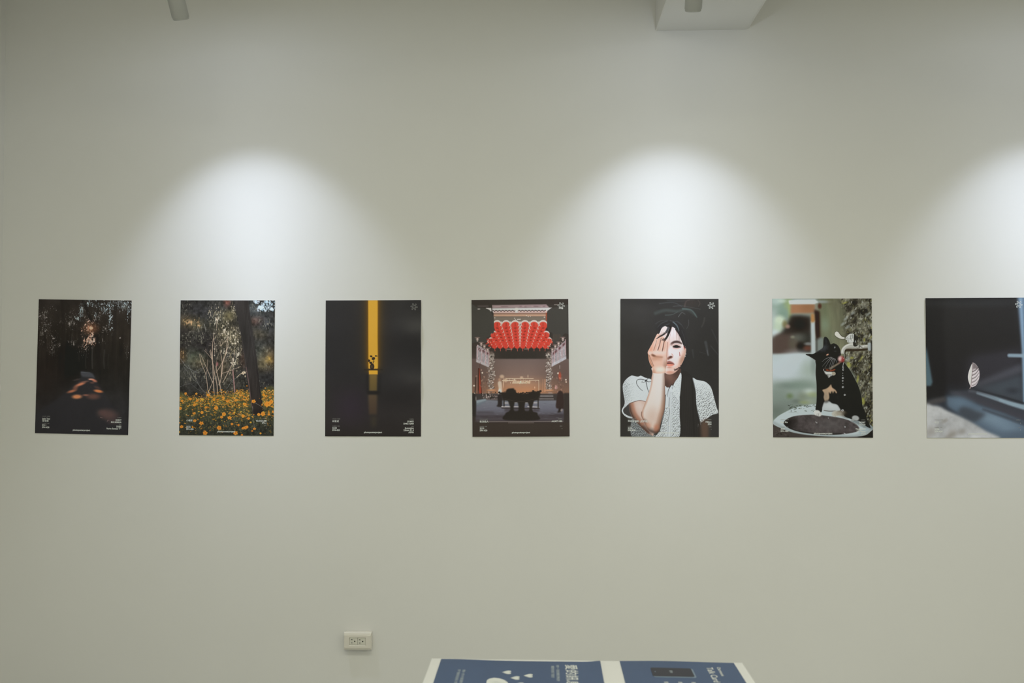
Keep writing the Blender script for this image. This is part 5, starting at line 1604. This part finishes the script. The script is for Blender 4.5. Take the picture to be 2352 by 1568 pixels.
def w1(u, v):
    return 0.0022 * bump(u, v, 0.5, 0.5, 0.4, 0.5) + 0.0012 * bump(u, v, 0.5, 1.02, 0.4, 0.05)


def w2(u, v):
    return 0.0025 * bump(u, v, 0.45, 0.45, 0.35, 0.4) + 0.002 * bump(u, v, 0.02, 0.8, 0.1, 0.3)


def w3(u, v):
    return 0.0120 * bump(u, v, 0.86, 0.74, 0.26, 0.10) + 0.0115 * bump(u, v, 0.84, 0.36, 0.28, 0.10) + 0.002 * bump(u, v, 0.2, 0.5, 0.3, 0.4) + 0.003 * bump(u, v, 0.98, 1.0, 0.1, 0.06)


def w4(u, v):
    return 0.0022 * bump(u, v, 0.5, 0.5, 0.4, 0.4) + 0.0020 * bump(u, v, 0.1, 0.98, 0.2, 0.05) + 0.0025 * bump(u, v, 0.55, 0.03, 0.6, 0.05)


def w5(u, v):
    return 0.0045 * bump(u, v, 0.28, 1.03, 0.24, 0.035) + 0.004 * bump(u, v, 0.2, 0.80, 0.25, 0.16) + 0.0025 * bump(u, v, 0.7, 0.5, 0.3, 0.4)


def w6(u, v):
    return 0.002 * bump(u, v, 0.5, 0.5, 0.4, 0.4)


def w7(u, v):
    return 0.0035 * bump(u, v, 0.45, 1.03, 0.35, 0.035) + 0.002 * bump(u, v, 0.5, 0.6, 0.4, 0.4) + 0.003 * bump(u, v, 0.0, 0.9, 0.05, 0.15)


def left_block(names, num):
    r = [('COACH / NAME', 0.0740, 0)] + [(s, 0.0618 - 0.0103 * i, 1) for i, s in enumerate(names)]
    return r + [('NUMBER / SIZE', 0.0425, 0), (num, 0.0328, 1), ('594-420', 0.0236, 1)]


def right_block(camera, lens):
    r = [('CAMERA', 0.0738, 0)] + [(s, 0.0618 - 0.0096 * i, 1) for i, s in enumerate(camera)]
    return r + [('LENS', 0.0425, 0)] + [(s, 0.0328 - 0.0092 * i, 1) for i, s in enumerate(lens)]


poster(-2.0299, 1.5168, -0.93, art_forest_road, w1, 'dark poster of a forest road with orange sun patches, leftmost in the row',
       left_block(['JoJo Tsai', '蔡老闆'], '3211'), right_block(['SONY', 'RX100M5A'], ['ZEISS', 'Vario-Sonnar T*']), None, M_INK, M_INK_GRAY, *LIGHT[0])
poster(-1.3849, 1.5129, -0.20, art_flower_wood, w2, 'poster of orange flowers under a leaning dark tree trunk',
       left_block(['小鹿家'], '3235'), right_block(['VLOGCAM', 'ZV-1'], ['.']), None, M_INK, M_INK_PALE, *LIGHT[1])
poster(-0.7377, 1.5115, 0.04, art_yellow_slot, w3, 'black poster with a yellow light strip and a small vase',
       left_block(['林家成'], '3234'), right_block(['LUMIX', 'DMC-GM4'], ['Summilux', '25mm F1.4', 'ASPH']), None, M_INK, M_INK_GRAY, *LIGHT[2])
poster(-0.0948, 1.5131, 0.48, art_temple, w4, 'poster of a temple hall under rows of red lanterns',
       left_block(['敢流個人'], '3233'), right_block(['AGAT 18K'], ['.']), None, M_INK, M_INK, *LIGHT[3])
poster(0.5474, 1.5142, -0.21, art_portrait, w5, 'portrait poster of a person in white lace covering one eye with a hand',
       left_block(['夢嘟嘟攝影 (孟慶慈)'], '3232'), right_block(['Nikon', 'Z50'], ['.']), None, M_INK, M_INK, *LIGHT[4])
poster(1.1970, 1.5134, -0.02, art_cat, w6, 'poster of a black and white cat drinking from a tap',
       left_block(['Eno Xu'], '3231'), right_block(['SONY', 'α6700'], ['TAMRON', '17-70mm', 'F2.8']), None, M_INK, M_INK_GRAY, *LIGHT[5])
poster(1.8427, 1.5145, 0.16, art_leaf, w7, 'dark blue-grey poster of a single pale falling leaf, cut by the right edge',
       left_block(['映日'], '3230'), right_block(['.'], ['.']), None, M_INK, M_INK, *LIGHT[6])

# ------------------------------------------------------------------ table with two printed sheets
TX0, TX1, TYF, TYN, TTOP = -0.308, 0.547, -1.2475, -1.96, 0.72
table = tag(empty('display_table', ((TX0 + TX1) / 2, (TYF + TYN) / 2, 0)), 'white display table at the bottom edge with two blue sheets on it', 'table')
mx, my = table.location.x, table.location.y
bm = bmesh.new()
add_box(bm, (TX0 - mx, TYN - my, TTOP - 0.028), (TX1 - mx, TYF - my, TTOP), 0.002, 2)
from_bm('tabletop', bm, M_TABLE, table)
for sx in (TX0 + 0.05, TX1 - 0.05):
    for sy in (TYF - 0.05, TYN + 0.05):
        bm = bmesh.new()
        add_box(bm, (sx - mx - 0.02, sy - my - 0.02, 0.0), (sx - mx + 0.02, sy - my + 0.02, TTOP - 0.028), 0.002, 1)
        from_bm('leg', bm, M_LEG, table)
for y in (TYF - 0.05, TYN + 0.05):
    bm = bmesh.new()
    add_box(bm, (TX0 + 0.07 - mx, y - my - 0.012, TTOP - 0.085), (TX1 - 0.07 - mx, y - my + 0.012, TTOP - 0.0285))
    from_bm('apron', bm, M_LEG, table)


def sheet(name, x0, x1, y0, y1, zf, yf, label):
    """a printed sheet lying on the table; zf is its lift, yf the wander of its far edge"""
    NX, NY = 36, 24
    V, F = [], []
    for k in (0, 1):
        for j in range(NY + 1):
            for i in range(NX + 1):
                u, v = i / NX, j / NY
                x, y = x0 + (x1 - x0) * u, y0 + (y1 - y0) * v
                V.append((x, y + yf(u) * v ** 3, TTOP + 0.0007 + zf(u, v) - 0.0003 * k))
    nr, N = NX + 1, (NX + 1) * (NY + 1)
    for j in range(NY):
        for i in range(NX):
            a = j * nr + i
            F += [[a, a + 1, a + nr + 1, a + nr], [N + a, N + a + nr, N + a + nr + 1, N + a + 1]]
    rim = list(range(NX)) + [j * nr + NX for j in range(NY)] + [NY * nr + i for i in range(NX, 0, -1)] + [j * nr for j in range(NY, 0, -1)]
    for a, b in zip(rim, rim[1:] + rim[:1]):
        F.append([a, a + N, b + N, b])
    me = bpy.data.meshes.new(name)
    me.from_pydata(V, [], F)
    me.shade_smooth()
    me.set_sharp_from_angle(angle=math.radians(40))
    o = link(name, me, M_BLUE)
    tag(o, label, 'printed sheet', 'blue printed sheets on the table')

    def flat(nm, V2, F2, m, lift=0.0004):
        P = []
        for x, y in V2:
            u, v = (x - x0) / (x1 - x0), (y - y0) / (y1 - y0)
            P.append((x, y, TTOP + 0.0007 + zf(u, v) + lift))
        me = bpy.data.meshes.new(nm)
        me.from_pydata(P, [], F2)
        return link(nm, me, m, o)
    return o, flat


def turned(lines, ox, oy):
    """text turned a quarter clockwise: it reads from the wall towards the viewer"""
    V, F = text_mesh(lines)
    return np.stack([ox + V[:, 1], oy - V[:, 0]], -1), F


def poly2(pts):
    return np.array(pts), [list(range(len(pts)))]


def join2(parts):
    V, F, n = [], [], 0
    for v, f in parts:
        V.append(np.array(v))
        F += [[i + n for i in q] for q in f]
        n += len(v)
    return np.concatenate(V), F


def heart(cx, cy, l, w):
    """a small heart whose point looks left"""
    pts = []
    for k in range(28):
        t = 2 * math.pi * k / 28
        X = 16 * math.sin(t) ** 3
        Y = 13 * math.cos(t) - 5 * math.cos(2 * t) - 2 * math.cos(3 * t) - math.cos(4 * t)
        pts.append((cx + (Y + 2.5) / 14.5 * l / 2, cy - X / 16 * w / 2))
    return poly2(pts)


lsheet, lflat = sheet('printed_sheet', -0.2800, 0.1580, -1.915, -1.2570,
                      lambda u, v: 0.0035 * bump(u, v, 1.0, 1.0, 0.05, 0.2) + 0.0012 * bump(u, v, 0.1, 1.0, 0.15, 0.3),
                      lambda u: 0.0016 * math.cos(u * 6.0) - 0.004 * u,
                      'blue printed sheet with white hearts, on the left half of the white table')
lflat('sheet_title', *turned([('愛的訊息', 0.0355, 0, 0, 'LEFT', 0.012)], 0.0640, -1.2835), M_INK)
lflat('sheet_caption', *turned([('你的一句話會讓愛流動起來', 0.0090, 0, 0, 'LEFT', 0.02)], 0.0375, -1.2865), M_INK_PALE)
lflat('sheet_caption', *turned([('讓愛的訊息傳到遠方', 0.0090, 0, 0, 'LEFT', 0.02)], 0.0238, -1.2935), M_INK_PALE)
lflat('sheet_note', *turned([('帶走一張卡片送給愛的人', 0.0088, 0, 0, 'LEFT', 0.02)], -0.2125, -1.3310), M_INK_PALE)
lflat('sheet_note', *turned([('寫下想說的話並投入信箱', 0.0088, 0, 0, 'LEFT', 0.02)], -0.2255, -1.3310), M_INK_PALE)
for hx, hy in ((-0.0955, -1.3430), (-0.0720, -1.3800), (-0.0380, -1.3635), (-0.0600, -1.4215)):
    lflat('heart', *heart(hx, hy, 0.0255, 0.0235), M_INK)
pad = [(-0.1440, -1.412), (-0.1435, -1.398), (-0.138, -1.387), (-0.126, -1.3805), (-0.112, -1.384), (-0.099, -1.394), (-0.089, -1.409), (-0.088, -1.424), (-0.096, -1.437), (-0.112, -1.447), (-0.128, -1.447), (-0.139, -1.437), (-0.143, -1.425)]
lflat('pad_shape', *poly2(pad), M_INK)
lflat('pad_line', *join2([poly2([(-0.136, -1.410), (-0.120, -1.4075), (-0.104, -1.412), (-0.120, -1.4095)]), poly2([(-0.134, -1.420), (-0.118, -1.418), (-0.102, -1.424), (-0.118, -1.4205)])]), M_INK_PALE, 0.0008)

rsheet, rflat = sheet('printed_sheet', 0.2120, 0.5225, -1.915, -1.2505,
                      lambda u, v: 0.0012 * bump(u, v, 0.3, 1.0, 0.25, 0.3),
                      lambda u: 0.0035 * math.sin(math.pi * u) ** 2 - 0.002 * u,
                      'blue printed sheet picturing a dark card, on the right half of the white table')
rflat('sheet_title', *turned([('Talk Card', 0.0240, 0, 0, 'LEFT', 0.016)], 0.4405, -1.2890), M_INK)
rflat('sheet_caption', *turned([('Charmtone', 0.0125, 0, 0, 'LEFT', 0.02)], 0.4690, -1.2865), M_INK)


def rrect(x0, y0, x1, y1, r):
    pts = []
    for cx, cy, a0 in ((x1 - r, y1 - r, 0), (x0 + r, y1 - r, 90), (x0 + r, y0 + r, 180), (x1 - r, y0 + r, 270)):
        for k in range(6):
            a = math.radians(a0 + 18 * k)
            pts.append((cx + r * math.cos(a), cy + r * math.sin(a)))
    return poly2(pts)


rflat('card_picture_edge', *rrect(0.2905, -1.3630, 0.4015, -1.3010, 0.006), M_INK_EDGE)
rflat('card_picture', *rrect(0.2890, -1.3575, 0.3975, -1.2990, 0.006), M_INK_DARK, 0.0008)
rflat('card_picture_mark', *turned([('愛你', 0.0085, 0, 0, 'LEFT', 0.02)], 0.3375, -1.3185), M_INK_PALE, 0.0012)
rflat('card_picture_mark', *rrect(0.2965, -1.3300, 0.3005, -1.3260, 0.0018), M_INK_EDGE, 0.0012)
for tx in (0.3130, 0.3490, 0.3830):
    rflat('sheet_heading', *turned([('說愛', 0.0115, 0, 0, 'LEFT', 0.02)], tx, -1.3905), M_INK)
